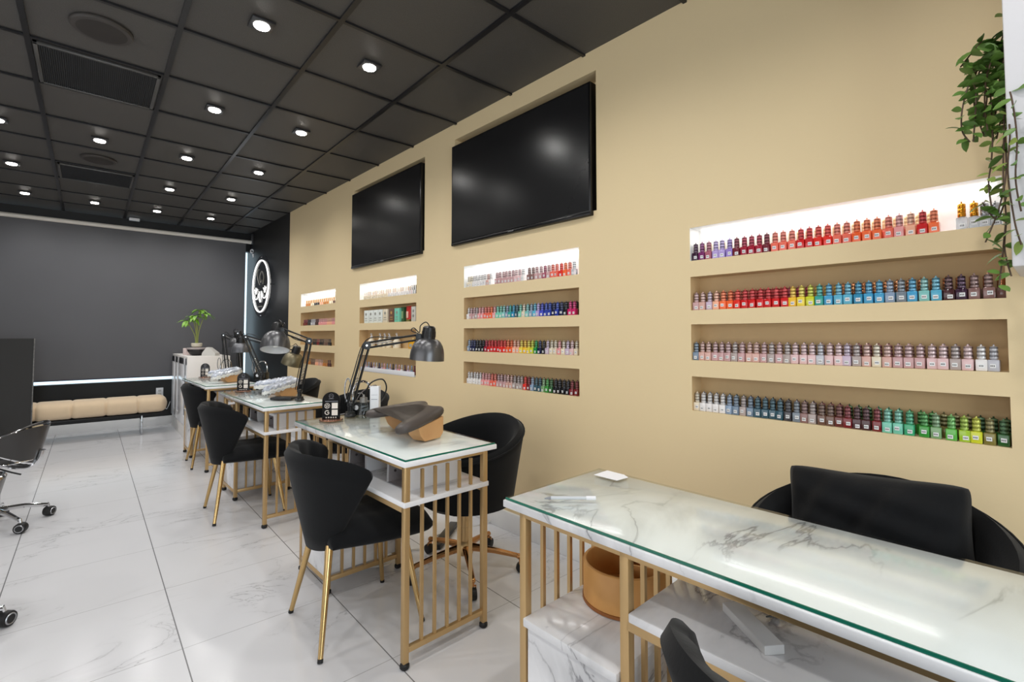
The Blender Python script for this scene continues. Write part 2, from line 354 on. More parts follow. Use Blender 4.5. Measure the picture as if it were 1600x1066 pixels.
# ---------------------------------------------------------------- client chairs
def make_chair():
    t=thing('velvet_chair','x','chair')
    # local: faces +x, origin at floor centre
    seat=MB()
    def top(u,v):
        x=-.15+.41*u; hw=(.165+.06*math.sin(min(1,u*1.3)*PI/2)); 
        if u>.85: hw*=math.sqrt(max(0,1-((u-.85)/.15)**2*.35))
        y=(v-.5)*2
        z=.452-.035*abs(y)**4-.03*(abs(2*u-1)**6)
        return (x,y*hw,z+.005*abs(math.cos(y*PI*1.5))+.005*abs(math.cos(u*PI*3)))
    def bot(u,v):
        p=top(u,v); return (p[0]*.97,p[1]*.94,.352+.02*abs((v-.5)*2)**3)
    nu,nv=22,20
    T=[[top(i/(nu-1),j/(nv-1)) for j in range(nv)] for i in range(nu)]; B=[[bot(i/(nu-1),j/(nv-1)) for j in range(nv)] for i in range(nu)]
    ring=[(i,0) for i in range(nu)]+[(nu-1,j) for j in range(1,nv)]+[(i,nv-1) for i in range(nu-2,-1,-1)]+[(0,j) for j in range(nv-2,0,-1)]
    seat.grid(lambda u,v:T[round(u*(nu-1))][round(v*(nv-1))],nu,nv); seat.grid(lambda u,v:B[round(u*(nu-1))][round(v*(nv-1))],nu,nv,flip=True)
    cx,cy=.03,0
    lp=[]
    for q,k in ((0,0),(.25,.012),(.6,.016),(.85,.012),(1,0)):
        l=[]
        for (i,j) in ring:
            a=Vector(T[i][j]);c=Vector(B[i][j]); p=a.lerp(c,q); dr=Vector((p.x-cx,p.y-cy,0)).normalized(); l.append(p+dr*k)
        lp.append(l)
    seat.loops(lp,cap=False)
    so=seat.obj('seat',velvet,t,ang=60)
    bm=bmesh.new(); bm.from_mesh(so.data); bmesh.ops.remove_doubles(bm,verts=bm.verts,dist=.0006); bmesh.ops.recalc_face_normals(bm,faces=bm.faces); bm.to_mesh(bm and so.data); bm.free()
    so.data.polygons.foreach_set('use_smooth',[True]*len(so.data.polygons)); so.data.set_sharp_from_angle(angle=math.radians(60))
    back=MB()
    def shell(u,v,off):
        # v: 0 bottom..1 top; u: -1..1 around
        a=u*2-1
        z=.352+.378*v-.06*abs(a)**4*v
        hw=.068+.197*v**.9
        wrap=.035+.165*v
        x=-.185-.085*v+wrap*(1-math.cos(a*PI/2*.95))*1.15
        y=hw*math.sin(a*PI/2*.98)*(1.0)
        n=Vector((math.cos(a*PI/2),-math.sin(a*PI/2)*1,.12)).normalized()
        flare=.03*max(0,v-.75)/.25*(0)
        chn=.009*abs(math.cos(a*PI*3.5)) if off>0 else 0
        return Vector((x,y,z))+n*(off+chn*min(1,v*2))
    nu,nv=45,16
    def closed(u,j):
        # cross-section profile loop around thickness
        k=j/18
        if k<.4: v=k/.4; return shell(u,v,-.022)
        if k<.5: q=(k-.4)/.1; p=shell(u,1,-.022+.044*q); p.z+=.016*math.sin(q*PI); return p
        if k<.9: v=1-(k-.5)/.4; return shell(u,v,.022)
        q=(k-.9)/.1; p=shell(u,0,.022-.044*q); p.z-=.01*math.sin(q*PI); return p
    loops=[[closed(i/(nu-1),j) for j in range(18)] for i in range(nu)]
    # rounded ends
    def cen(l): 
        c=Vector((0,0,0)); 
        return [ (l[j]+l[(17-j+7)%18 if False else j])/2 for j in range(18)]
    def mid(u,j):
        k=j/18
        v=k/.4 if k<.4 else 1 if k<.5 else 1-(k-.5)/.4 if k<.9 else 0
        return shell(u,v,0)
    for end,sgn in ((0,-1),(1,1)):
        es=[]
        for q in (.45,.8,1.0):
            l=[]
            for j in range(18):
                m=mid(end,j); p=loops[0 if end==0 else -1][j]
                tdir=(mid(end,j)-mid(end-sgn*.02,j)); tdir=tdir.normalized() if tdir.length>0 else Vector((0,0,0))
                l.append(m.lerp(p,math.cos(q*PI/2))+tdir*.02*math.sin(q*PI/2))
            es.append(l)
        loops=(es[::-1]+loops) if end==0 else (loops+es)
    back.loops(loops,cap=False); back.obj('backrest',velvet,t,ang=70)
    for sx,sy in ((-1,-1),(-1,1),(1,-1),(1,1)):
        b=MB(); tp=(-.15 if sx<0 else .15, .105*sy if sx<0 else .13*sy, .375); bt=(-.21 if sx<0 else .205, .205*sy, .006)
        b.tube([tp,bt],[.0155,.0095],12); l=b.obj('leg',goldshine,t)
        b=MB(); d=(Vector(bt)-Vector(tp)).normalized(); b.tube([Vector(bt)-d*.008,Vector(bt)+d*.005],[.0105,.0105],12); b.obj('leg_cap',blackrub,l)
    return t
chair=make_chair()
CH=[(.88,.20,0.02,'black velvet dining-style chair at the nearest marble table, only its back top showing'),
    (.885,2.02,-.05,'black velvet wing-back chair with gold legs in front of the brown arm rest table'),
    (.835,3.75,-.03,'black velvet chair with gold legs at the middle manicure table'),
    (.93,5.35,-.03,'farthest black velvet client chair, in front of the white display cabinet')]
for i,(x,y,rz,lb) in enumerate(CH):
    o=chair if i==0 else copy_tree(chair); o.location=(x,y,0); o.rotation_euler=(0,0,rz); tag(o,lb,'chair','black velvet client chairs facing the tables')
# ---------------------------------------------------------------- technician swivel chairs
def make_tub():
    t=thing('swivel_tub_chair','x','chair')
    # local: faces -x (opening), back at +x
    def shell(u,v,off):
        a=(u*2-1)*PI*.80
        ht=.60+.145*(.5+.5*math.cos(a*1.1))**1.2
        z=.36+(ht-.36)*v
        r=.225+.055*v+off
        return Vector((r*math.cos(a)*1.0,r*math.sin(a)*1.02,z))
    nu,NJ=40,20
    def sec(u,j):
        k=j/NJ
        if k<.4: return shell(u,k/.4,.02)
        if k<.5: q=(k-.4)/.1; p=shell(u,1,.02-.05*q); p.z+=.02*math.sin(q*PI); return p
        if k<.9: return shell(u,1-(k-.5)/.4,-.03)
        q=(k-.9)/.1; return shell(u,0,-.03+.05*q)
    L=[[sec(i/(nu-1),j) for j in range(NJ)] for i in range(nu)]
    def endcap(u,sg):
        es=[]
        for q in (.5,.85,1):
            l=[]
            for j in range(NJ):
                k=j/NJ; v=k/.4 if k<.4 else 1 if k<.5 else 1-(k-.5)/.4 if k<.9 else 0
                m=shell(u,v,-.005); p=sec(u,j); a=(u*2-1)*PI*.80; td=Vector((-math.sin(a),math.cos(a),0))*sg
                l.append(m.lerp(p,math.cos(q*PI/2))+td*.03*math.sin(q*PI/2))
            es.append(l)
        return es
    L=endcap(0,-1)[::-1]+L+endcap(1,1)
    b=MB(); b.loops(L,cap=False); bk=b.obj('backrest',velvet,t,ang=70)
    b=MB(); pts=[]
    for i in range(41):
        u=i/40; p=shell(u,1,.021); pts.append(p)
    b.tube(pts,.004,6); b.obj('piping',velvet,bk)
    b=MB(); b.lathe([(.02,.34),(.20,.345),(.235,.37),(.24,.42),(.235,.47),(.21,.49),(.02,.50)],n=32); b.obj('seat',velvet,t)
    b=MB(); b.lathe([(.024,.10),(.024,.22),(.022,.22),(.022,.345)],n=18); b.lathe([(.04,.085),(.045,.10),(.04,.135),(.026,.15)],n=18)
    base=b.obj('gas_column',gold,t)
    b=MB(); b.box(-.09,.09,-.07,.07,.328,.345,.004); b.obj('seat_plate',blackplas,t)
    for k in range(5):
        a=2*PI*k/5+.35
        c,s=math.cos(a),math.sin(a)
        b=MB(); b.tube([(c*.03,s*.03,.118),(c*.15,s*.15,.105),(c*.275,s*.275,.082)],[.02,.015,.0115],10); b.ball((c*.275,s*.275,.08),.014,10)
        l=b.obj('base_arm',rosegold,t)
        b=MB(); cx,cy=c*.282,s*.282
        b.tube([(cx,cy,.085),(cx,cy,.055)],.006,8)
        b.tube([(cx-s*.012,cy+c*.012,.045),(cx-s*.012,cy+c*.012,.06),(cx+s*.012,cy-c*.012,.06),(cx+s*.012,cy-c*.012,.045)],.0045,6)
        cs=b.obj('caster_fork',rosegold,l)
        b=MB(); Mx=Matrix.Rotation(a,4,'Z')@Matrix.Rotation(PI/2,4,'X')
        b.lathe([(.008,-.017),(.024,-.015),(.026,-.008),(.026,.008),(.024,.015),(.008,.017)],(cx+c*.006,cy+s*.006,.0265),18,M=Mx); b.obj('caster_wheel',blackrub,cs)
    return t
tub=make_tub()
TB=[(1.60,.36,0,'black velvet tub chair holding the black cushion behind the nearest marble table'),
    (1.475,2.05,.1,'black velvet swivel chair on rose-gold casters behind the brown arm rest table'),
    (1.50,3.62,.3,'black velvet tub chair behind the middle table, half hidden by lamp and cables'),
    (1.47,5.02,.1,'farthest black velvet tub chair by the wall, behind the tall black lamp')]
for i,(x,y,rz,lb) in enumerate(TB):
    o=tub if i==0 else copy_tree(tub); o.location=(x,y,0); o.rotation_euler=(0,0,rz); tag(o,lb,'chair','black velvet technician chairs along the wall')
# cushion
def pillow(W,Hh,T,name,m,n=25):
    b=MB()
    def f(u,v,sg):
        a,c=u*2-1,v*2-1
        e=(max(0,1-abs(a)**2.4)*max(0,1-abs(c)**2.4))**.55
        px=a*W/2*(1-.05*(1-abs(c)**2)*abs(a)-.05*(a*c)**6); pz=c*Hh/2*(1-.07*(1-a*a)-.08*(a*c)**6)
        wr=.004*math.sin(a*9+c*3)*e+.003*math.sin(a*5-c*11)*e+.003*math.sin(a*17+c*6)*e
        return (sg*(T/2*e)+wr*2,px,pz)
    b.grid(lambda u,v:f(u,v,1),n,n); b.grid(lambda u,v:f(u,v,-1),n,n,flip=True)
    o=b.obj(name,m,ang=180)
    bm=bmesh.new(); bm.from_mesh(o.data); bmesh.ops.remove_doubles(bm,verts=bm.verts,dist=.0008); bmesh.ops.recalc_face_normals(bm,faces=bm.faces); bm.to_mesh(o.data); bm.free()
    o.data.polygons.foreach_set('use_smooth',[True]*len(o.data.polygons))
    return o
cu=thing('cushion','rectangular black velvet cushion leaning in the tub chair behind the nearest table','cushion',(1.70,.375,.665),.02)
p=pillow(.44,.275,.19,'cushion_body',velvet); p.parent=cu; p.rotation_euler=(math.radians(-3),math.radians(12),0)
b=MB(); pts=[]
for k in range(80):
    a=2*PI*k/80; ca,sa=math.cos(a),math.sin(a); e=.18
    x=math.copysign(abs(ca)**e,ca)*.211; z=math.copysign(abs(sa)**e,sa)*.128
    cx_,cz_=x/.22,z/.135
    pts.append((0,x*(1-.06*(1-min(1,abs(cz_))**2)*abs(cx_)),z*(1-.08*(1-min(1,cx_*cx_)))))
b.tube(pts,.0045,6,closed=True); q=b.obj('piping',velvet,p)
# ---------------------------------------------------------------- downlights and ceiling fittings
lens=mat('downlight_lens',(255,255,255),.4,emis=(255,250,242),es=30)
rimm=mat('downlight_rim',(60,60,62),.3,.3)
def make_down():
    t=thing('recessed_downlight','x','light')
    b=MB(); b.box(-.052,.052,-.052,.052,-.007,.004,.002); b.obj('square_rim',rimm,t)
    b=MB(); b.lathe([(.034,-.014),(.036,-.010),(.036,-.006)],n=24); b.obj('lens',lens,t)
    return t
dn=make_down()
rowname=['row nearest the camera','second row from the camera','third row from the camera','fourth row from the camera','last row before the black shade']
first=True
rows=[(2.545,[(.596,'left'),(1.154,'right')]),(3.72,[(.594,'left'),(1.155,'right')]),
 (4.905,[(-.53,'far left'),(.02,'centre left'),(.588,'centre right'),(1.148,'far right')]),
 (6.08,[(-.558,'left'),(.587,'middle'),(1.15,'right')]),
 (7.26,[(-.56,'far left'),(.004,'centre left'),(.58,'centre right'),(1.147,'far right')])]
ordn=['first','second','third','fourth']
DL=[]
for r_,(y,xs) in enumerate(rows):
    for k,(x,side) in enumerate(xs):
        o=dn if first else copy_tree(dn); first=False
        o.location=(x,y,H); tag(o,'lit square downlight, %s one in the %s'%(side,rowname[r_]),'light','recessed downlights in the black ceiling'); DL.append((x,y))
extra=[(.596,1.37),(1.154,1.37),(.596,.2),(1.154,.2),(-.55,3.72),(-.55,2.54),(-.55,1.37),(-.55,.2),(.6,-1.2),(-.55,-1.2),(-1.8,4.9),(-1.8,2.54),(-1.8,.2),(-1.8,7.26)]
for i,(x,y) in enumerate(DL+extra):
    l=bpy.data.lights.new('downlight_lamp','SPOT'); l.energy=20; l.spot_size=math.radians(158); l.spot_blend=.9; l.shadow_soft_size=.035; l.color=(1,.985,.96)
    o=bpy.data.objects.new('downlight_lamp',l); COL.objects.link(o); o.location=(x,y,H-.03)
# speakers and vents
def make_speaker(x,y,r,lb):
    t=thing('ceiling_speaker',lb,'speaker',(x,y,H),0,'round speakers in the ceiling')
    b=MB(); b.lathe([(r-.02,-.012),(r,-.010),(r+.006,-.003),(r+.006,.004)],n=40); b.obj('rim',mat('speaker_rim',(62,58,55),.5),t)
    b=MB(); b.lathe([(.005,-.016),(r*.6,-.0155),(r-.018,-.0125)],n=40); b.obj('grille',mat('speaker_grille',(48,43,40),.6,noise=.3,nscale=500),t)
make_speaker(.008,3.115,.118,'large round ceiling speaker just in front of the ribbed vent')
make_speaker(.02,5.47,.118,'smaller-looking round ceiling speaker farther back in the black tiles')
def make_vent(x0,x1,y0,y1,lb,n):
    t=thing('air_vent',lb,'vent',((x0+x1)/2,(y0+y1)/2,H),0,'air vents in the ceiling')
    W,D=(x1-x0)/2,(y1-y0)/2
    b=MB()
    for a in ((-W,-W+.018,-D,D),(W-.018,W,-D,D),(-W,W,-D,-D+.018),(-W,W,D-.018,D)): b.box(*a,-.012,.004,.002)
    b.obj('frame',mat('vent_frame',(88,87,85),.35,.4),t)
    b=MB(); b.box(-W+.01,W-.01,-D+.01,D-.01,-.002,.003); b.obj('backing',mat('vent_dark',(26,27,29),.5),t)
    b=MB()
    for k in range(n):
        x=-W+.02+(2*W-.04)*(k+.5)/n
        b.box(x-.0018,x+.0018,-D+.018,D-.018,-.010,-.001)
    b.obj('grille',mat('vent_slats',(60,63,66),.4,.4,noise=.5,nscale=9,tint=(34,36,38)),t)
make_vent(-.262,.278,3.455,3.99,'square ribbed air vent beside the nearest round ceiling speaker',56)
make_vent(-.255,.285,5.80,6.32,'square air vent farther back, scuffed brown in its middle',56)
b=MB(); b.box(-.055,.055,-.03,.03,-.035,0,.006); o=b.obj('motion_sensor',whplas); o.location=(.40,7.93,H); tag(o,'small white sensor box on the ceiling above the roller tube','sensor')
# ---------------------------------------------------------------- roller shade
t=thing('roller_shade','wide charcoal roller shade pulled down over the back window','roller shade',(0,7.86,0))
b=MB(); b.tube([(-3.0,.02,2.575),(1.765,.02,2.575)],.026,20); b.obj('roller_tube',mat('pale_tube',(225,220,212),.4),t)
b=MB(); b.grid(lambda u,v:(-3.0+4.70*u,.045+.006*math.sin(u*14)*v+.004*math.sin(u*31+v*5),2.575-1.915*v),90,24)
b.grid(lambda u,v:(-3.0+4.70*u,.049+.006*math.sin(u*14)*v+.004*math.sin(u*31+v*5),2.575-1.915*v),90,24,flip=True)
b.obj('shade_cloth',mat('charcoal_blackout_cloth',(92,92,96),.5,noise=.2,nscale=1.2,bump=.1,bscale=500),t,fix=False)
b=MB(); b.box(-3.0,1.70,.036,.056,.652,.664,.003); b.obj('hem_bar',mat('dark_hem',(40,42,60),.5),t)
b=MB(); b.tube([(1.772,.03,2.57),(1.79,.05,2.57)],.02,14); b.box(1.76,1.80,-.0,.06,2.55,2.70,.003); b.obj('bracket',mat('bracket_grey',(70,70,72),.4,.5),t)
b=MB()
b.tube([(1.775+.02*math.cos(a*.5),.0,2.44+.025*math.sin(a*.5)) for a in range(0,13)],.009,8); b.tube([(1.79,-.01,2.40),(1.80,-.01,2.35)],.018,10); b.obj('chain_clip',whplas,t)
# daylight seen through the slits: a bright exterior beyond the glass
# ---------------------------------------------------------------- bench
BX0=-1.6;BX1=.752
t=thing('tufted_bench','long tan channel-tufted bench on clear legs below the charcoal shade','bench',(0,7.5,0))
b=MB()
nseg=8; Ls=(BX1-BX0)/nseg
def bench(u,v):
    x=u*(BX1-BX0); k=(x%Ls)/Ls; pin=1-.10*max(0,1-min(k,1-k)/.10)**2
    e=min(x,(BX1-BX0)-x); en=math.sqrt(max(0.0,1-(1-min(1,e/.09))**2)) if e<.09 else 1
    a=2*PI*v; ca,sa=math.cos(a),math.sin(a); r=.62
    yy=math.copysign(abs(ca)**r,ca)*.20*(.35+.65*en)*pin; zz=math.copysign(abs(sa)**r,sa)*.102*(.25+.75*en)*pin
    return (BX0+x,yy,.352+zz)
b.grid(bench,161,28,cv=True)
b.obj('cushion',mat('tan_suede',(220,196,164),.8,noise=.1,nscale=20,sheen=.2,bump=.15,bscale=100),t,ang=80)
b=MB(); b.box(BX0+.04,BX1-.05,-.16,.16,.232,.252,.003); b.obj('base_board',mat('black_base',(16,16,17),.5),t)
acr=mat('clear_acrylic',(235,240,245),.05,trans=1,ior=1.3)
for x in (.50,-.60,-1.45):
    b=MB(); b.box(x-.008,x+.008,-.15,.15,0,.232,.002); b.obj('leg',mat('chrome_leg',(185,188,192),.12,.9),t)
# wall outlet and cord
t=thing('wall_outlet','white double wall outlet on the black wall above the bench end','outlet',(.725,8.02,.435))
b=MB(); b.box(-.04,.04,-.008,0,-.06,.06,.003); b.obj('cover_plate',whplas,t)
for z in (-.022,.022):
    b=MB(); b.box(-.017,.017,-.011,-.007,z-.014,z+.014,.003); b.obj('socket',mat('grey_socket',(190,188,185),.4),t)
b=MB(); b.tube(catmull([(.73,8.0,.40),(.76,7.96,.30),(.79,7.9,.22),(.80,7.8,.26),(.815,7.75,.33)],6,False),.004,6); tag(b.obj('extension_cord',whplas),'white cord running from the outlet toward the display cabinet','cord')
# ---------------------------------------------------------------- display cabinet
t=thing('display_cabinet','white display cabinet with slotted glass side holding the small green tree','cabinet',(.845,6.60,0))
W=.43;Lc=1.27;Hc=.955
cabm=mat('cabinet_white',(238,234,230),.4)
b=MB(); b.box(0,W,0,.02,0,Hc,.002); b.obj('end_panel',cabm,t)
b=MB(); b.box(0,W,0.02,Lc,Hc-.025,Hc,.002); b.obj('top_panel',cabm,t)
b=MB(); b.box(0.008,W,.02,Lc,0,.24,.002); b.obj('plinth',cabm,t)
b=MB(); b.box(W-.02,W,.02,Lc,.24,Hc-.025); b.box(.02,W-.02,Lc-.02,Lc,.24,Hc-.025); b.obj('back_panel',cabm,t)
b=MB()
for y0,y1 in ((0.02,.10),(.24,.62),(.76,.92),(1.06,Lc)): b.box(-.004,.014,y0,y1,.16,Hc-.025,.002)
b.box(-.004,.014,.02,Lc,Hc-.10,Hc-.025,.002); b.box(-.003,.014,.02,Lc,.16,.26,.002)
b.obj('door_frame',whplas,t)
b=MB(); b.box(.004,.009,.05,Lc-.05,.22,Hc-.06); b.obj('glass_door',mat('smoky_glass',(70,74,80),.05,spec=.8),t)
b=MB(); b.box(.02,W-.02,.03,Lc-.03,.56,.57); b.obj('inner_shelf',whplas,t)
# small badge leaning = part of sign on third table, see signs below
# ---------------------------------------------------------------- small tree on the cabinet
px,py,pz=.98,6.93,.955
t=thing('potted_money_tree','small green-leaved potted tree on the white display cabinet','plant',(px,py,pz))
b=MB(); b.lathe([(.045,0),(.075,.02),(.095,.06),(.098,.075),(.088,.075),(.08,.06)],n=24); b.obj('pot',mat('dark_bowl',(30,30,32),.25),t)
b=MB(); b.lathe([(.02,.06),(.09,.062),(.105,.085),(.10,.095),(.02,.098)],n=24); b.obj('saucer',mat('grey_stone_dish',(170,160,160),.5),t)
b=MB(); b.lathe([(.03,.095),(.055,.11),(.06,.145),(.05,.15),(.02,.148)],n=20); b.obj('inner_pot',mat('cream_pot',(222,214,196),.5),t)
leafm=mat('bright_leaf',(142,188,52),.45,noise=.35,nscale=25,tint=(82,138,40))
st=MB(); lf=MB()
def leaf(mb,base,dr,L_,Wd,droop=.3,nrm=None,fold=.15):
    base=Vector(base); dr=Vector(dr).normalized(); up=Vector((0,0,1))
    sd=dr.cross(up); sd=sd.normalized() if sd.length>.01 else Vector((1,0,0)); nn=sd.cross(dr)
    if nrm is not None:
        q=Matrix.Rotation(nrm,3,dr); sd=q@sd; nn=q@nn
    rows_=[]
    for k in range(6):
        s=k/5; w_=Wd*math.sin(PI*min(1,s*.93+.05))**.8*(1 if s<.98 else .05)
        c=base+dr*L_*s-Vector((0,0,1))*droop*L_*s*s
        rows_+= [c-sd*w_/2+nn*fold*w_, c, c+sd*w_/2+nn*fold*w_]
    fs=[]
    for k in range(5):
        a=k*3; fs+=[(a,a+1,a+4,a+3),(a+1,a+2,a+5,a+4)]
    mb.add(rows_,fs)
RR=random.Random(3)
for (dx,dy,h) in ((-.10,.05,.30),(-.04,.02,.34),(.02,.0,.43),(.07,-.04,.39),(-.02,-.05,.36)):
    top=(dx,dy,.12+h); st.tube(catmull([(dx*.1,dy*.1,.13),(dx*.25,dy*.3,.12+h*.45),top],5,False),[.005]*11,6)
    for k in range(9):
        a=2*PI*k/9+RR.random(); e=RR.uniform(-.25,.45)
        leaf(lf,top,(math.cos(a),math.sin(a),e),RR.uniform(.085,.125),.036,RR.uniform(.3,.7))
st.obj('stem',mat('green_stem',(150,158,90),.5),t); lf.obj('foliage',leafm,t,ang=60,fix=False)
# things beside it
b=MB(); b.box(-.05,.05,-.04,.04,0,.085,.004); o=b.obj('tissue_box',mat('pink_floral_card',(226,190,186),.6,noise=.6,nscale=60,tint=(245,238,235))); o.location=(.93,7.16,.955); o.rotation_euler=(0,0,.3); tag(o,'small pink patterned box beside the potted tree on the cabinet','box')
b=MB(); b.loops([[(-.08,-.05,0),(.08,-.05,0),(.08,.05,0),(-.08,.05,0)],[(-.075,-.045,.035),(.08,-.045,.03),(.08,.045,.03),(-.075,.045,.035)],[(-.035,-.03,.10),(.0,-.03,.098),(.0,.03,.098),(-.035,.03,.10)]]); o=b.obj('card_holder',mat('pale_grey_plastic',(205,203,198),.45)); o.location=(1.10,6.76,.956); o.rotation_euler=(0,0,-.7); tag(o,'pale wedge-shaped holder on the cabinet, right of the potted tree','holder')
# ---------------------------------------------------------------- neon sign
NC=P(7.19,.05,1.875)
t=thing('neon_sign','round clear acrylic sign with glowing white ring on the black wall','sign',NC,WA)
b=MB(); b.lathe([(.43,-.003),(.43,.003)],n=64,M=Matrix.Rotation(PI/2,4,'Y')); b.obj('acrylic_disc',thinglass('acrylic_disc',(205,205,208),.02),t)
neon=mat('white_neon',(255,255,255),.4,emis=(255,253,248),es=1.6)
b=MB(); b.tube([(-.012,.355*math.cos(2*PI*k/64),  .355*math.sin(2*PI*k/64)) for k in range(64)],.009,8,closed=True); b.obj('neon_ring',neon,t)
b=MB()
for sg in (-1,1):   # two open hands of petals either side
    for k in range(3):
        a=math.radians(50+k*40)
        c=(sg*.20,-.10)
        b.tube(catmull([(-.012,c[0],c[1]),(-.012,c[0]+sg*.035*math.cos(a),c[1]+.045*math.sin(a)),(-.012,c[0]+sg*.10*math.cos(a),c[1]+.10*math.sin(a)-.01)],5,False),.005,6)
    b.tube(catmull([(-.012,sg*.30,-.10),(-.012,sg*.22,-.17),(-.012,sg*.12,-.16),(-.012,sg*.08,-.10)],6,False),.005,6)
b.tube(catmull([(-.012,-.05,-.07),(-.012,-.04,-.17),(-.012,0,-.22),(-.012,.04,-.17),(-.012,.05,-.07)],6,False),.005,6)
b.obj('neon_motif',neon,t)
dim=mat('unlit_neon',(120,118,110),.4)
b=MB()
b.tube(catmull([(-.010,-.10,.02),(-.010,-.14,.12),(-.010,-.05,.20),(-.010,.03,.14),(-.010,.0,.05),(-.010,-.06,.08)],6,False),.006,6)
b.obj('unlit_motif',dim,t); b=MB(); b.tube(catmull([(-.010,.04,.02),(-.010,.12,.10),(-.010,.15,.20),(-.010,.08,.24)],6,False),.006,6)
b.obj('unlit_motif',dim,t); b=MB(); b.tube([(-.010,-.09,-.28),(-.010,.09,-.28)],.006,6); b.obj('unlit_motif',dim,t)
for a in (90,270,0,180):
    b=MB(); ya,za=.405*math.cos(math.radians(a)),.405*math.sin(math.radians(a)); b.tube([(-.01,ya,za),(.048,ya,za)],.009,10); b.obj('standoff',chrome,t)
l=bpy.data.lights.new('neon_glow','POINT'); l.energy=2; l.shadow_soft_size=.2; o=bpy.data.objects.new('neon_glow',l); COL.objects.link(o); o.location=P(7.19,.3,1.85)

# ================================================================ nail polish bottles
PAL=dict(
 plum=(52,22,48),purple=(120,40,100),mauve=(170,90,110),lavender=(180,160,215),violet=(150,125,200),burgundy=(110,24,40),crimson=(160,22,48),
 raspberry=(180,30,75),coral=(235,110,90),red=(205,24,26),orange=(245,110,60),peach=(245,180,150),scarlet=(228,48,36),tangerine=(240,95,40),
 pink=(235,160,160),nude=(214,170,158),golden=(240,190,50),yellow=(238,215,75),lime=(205,210,50),teal=(50,160,150),sky=(90,175,205),
 blue=(48,140,180),azure=(70,160,205),slate=(120,130,140),steel=(140,160,185),aqua=(130,195,190),maroon=(70,34,38),taupe=(140,105,100),
 rosy=(200,160,160),blush=(225,190,190),greige=(175,160,155),silver=(190,190,198),white=(232,228,226),bluegrey=(110,130,150),petrol=(48,84,98),
 charcoal=(60,58,62),olive=(130,120,60),brown=(110,80,66),rust=(105,50,45),mint=(120,200,175),jade=(60,170,120),green=(60,150,60),sage=(125,165,115),
 grass=(95,180,75),chartreuse=(160,195,50),forest=(45,95,45),emerald=(20,140,60),navy=(22,28,70),cobalt=(32,56,160),royal=(60,70,190),black=(18,18,24),
 magenta=(200,30,100),cream=(228,215,190),clear=(225,228,232),wine=(120,30,36),amber=(190,120,50),lilac=(200,180,200))
def pm(nm):
    c=PAL[nm]
    if nm=='clear': return mat('polish_clear',(225,230,235),.08,trans=.7,ior=1.35)
    return mat('polish_'+nm,c,.16,coat=.6,noise=.02)
def cm(nm):
    c=PAL[nm]; l=tuple(min(255,v*.62+70) for v in c)
    key='cap_'+nm
    if key in MATS: return MATS[key]
    m=mat(key,l,.25,.35,noise=.02)
    nt=m.node_tree; b=nt.nodes['Principled BSDF']
    tc=nt.nodes.new('ShaderNodeTexCoord'); sp=nt.nodes.new('ShaderNodeSeparateXYZ'); nt.links.new(tc.outputs['Object'],sp.inputs[0])
    a=nt.nodes.new('ShaderNodeMath'); a.operation='MULTIPLY'; a.inputs[1].default_value=2*PI/.0125; nt.links.new(sp.outputs[2],a.inputs[0])
    q=nt.nodes.new('ShaderNodeMath'); q.operation='SINE'; nt.links.new(a.outputs[0],q.inputs[0])
    r=nt.nodes.new('ShaderNodeMath'); r.operation='MULTIPLY_ADD'; r.inputs[1].default_value=.5; r.inputs[2].default_value=.5; nt.links.new(q.outputs[0],r.inputs[0])
    mx=nt.nodes.new('ShaderNodeMix'); mx.data_type='RGBA'; d=lin(tuple(v*.55 for v in c)); mx.inputs[6].default_value=(*d,1); mx.inputs[7].default_value=(*lin(tuple(min(255,v*1.12) for v in l)),1)
    nt.links.new(r.outputs[0],mx.inputs[0]); nt.links.new(mx.outputs[2],b.inputs['Base Color'])
    return m
BW=.0135
def bottle_geo(b,mi=0,w=BW,h=.036,ox=0,oy=0,oz=0,seg=2):
    b.box(ox-w,ox+w,oy-w,oy+w,oz,oz+h,.003,mi,seg); b.lathe([(.0075,oz+h-.002),(.0072,oz+h+.004)],(ox,oy,0),10,mi)
def cap_geo(b,mi=0,ox=0,oy=0,oz=0,h=.036,n=12,ch=.040):
    z=oz+h+.002
    p=[(.0094,z)]
    for k in range(3):
        a=z+ch*(k)/3.2; p+=[(.0102-.0002*k,a+.001),(.0102-.0002*k,a+.0108),(.0092-.0002*k,a+.0118)]
    p+=[(.0080,z+ch-.003),(.002,z+ch),(.0022,z+ch+.003),(.0012,z+ch+.0045)]
    b.lathe(p,(ox,oy,0),n,mi)
def label_geo(b,ox=0,oy=0,oz=0):
    b.add([(ox-BW-.0004,oy-.0075,oz+.010),(ox-BW-.0004,oy+.0055,oz+.010),(ox-BW-.0004,oy+.0055,oz+.022),(ox-BW-.0004,oy-.0075,oz+.022),
           ],[(0,1,2,3)],0)
    for k in range(3):
        y=oy-.005+k*.0035
        b.add([(ox-BW-.0007,y,oz+.0135),(ox-BW-.0007,y+.002,oz+.0135),(ox-BW-.0007,y+.002,oz+.0185),(ox-BW-.0007,y,oz+.0185)],[(0,1,2,3)],1)
labm=mat('label_paper',(238,238,238),.6); inkm=mat('label_ink',(70,70,75),.6)
b=MB(); bottle_geo(b); bodyM=b.mesh('bottle_body',[pm('red')])
b=MB(); cap_geo(b); capM=b.mesh('cap',[cm('red')],50)
b=MB(); label_geo(b); labM=b.mesh('label',[labm,inkm],fix=False)
b=MB(); b.box(-.011,.011,-.011,.011,0,.036,.003,seg=1); smallB=b.mesh('bottle_body',[pm('red')])
b=MB(); b.lathe([(.0065,.036),(.0072,.04),(.0062,.074),(.003,.076)],n=8); smallC=b.mesh('cap',[cm('red')])
goldcap=mat('gold_cap',(205,140,40),.22,.9,noise=.02)
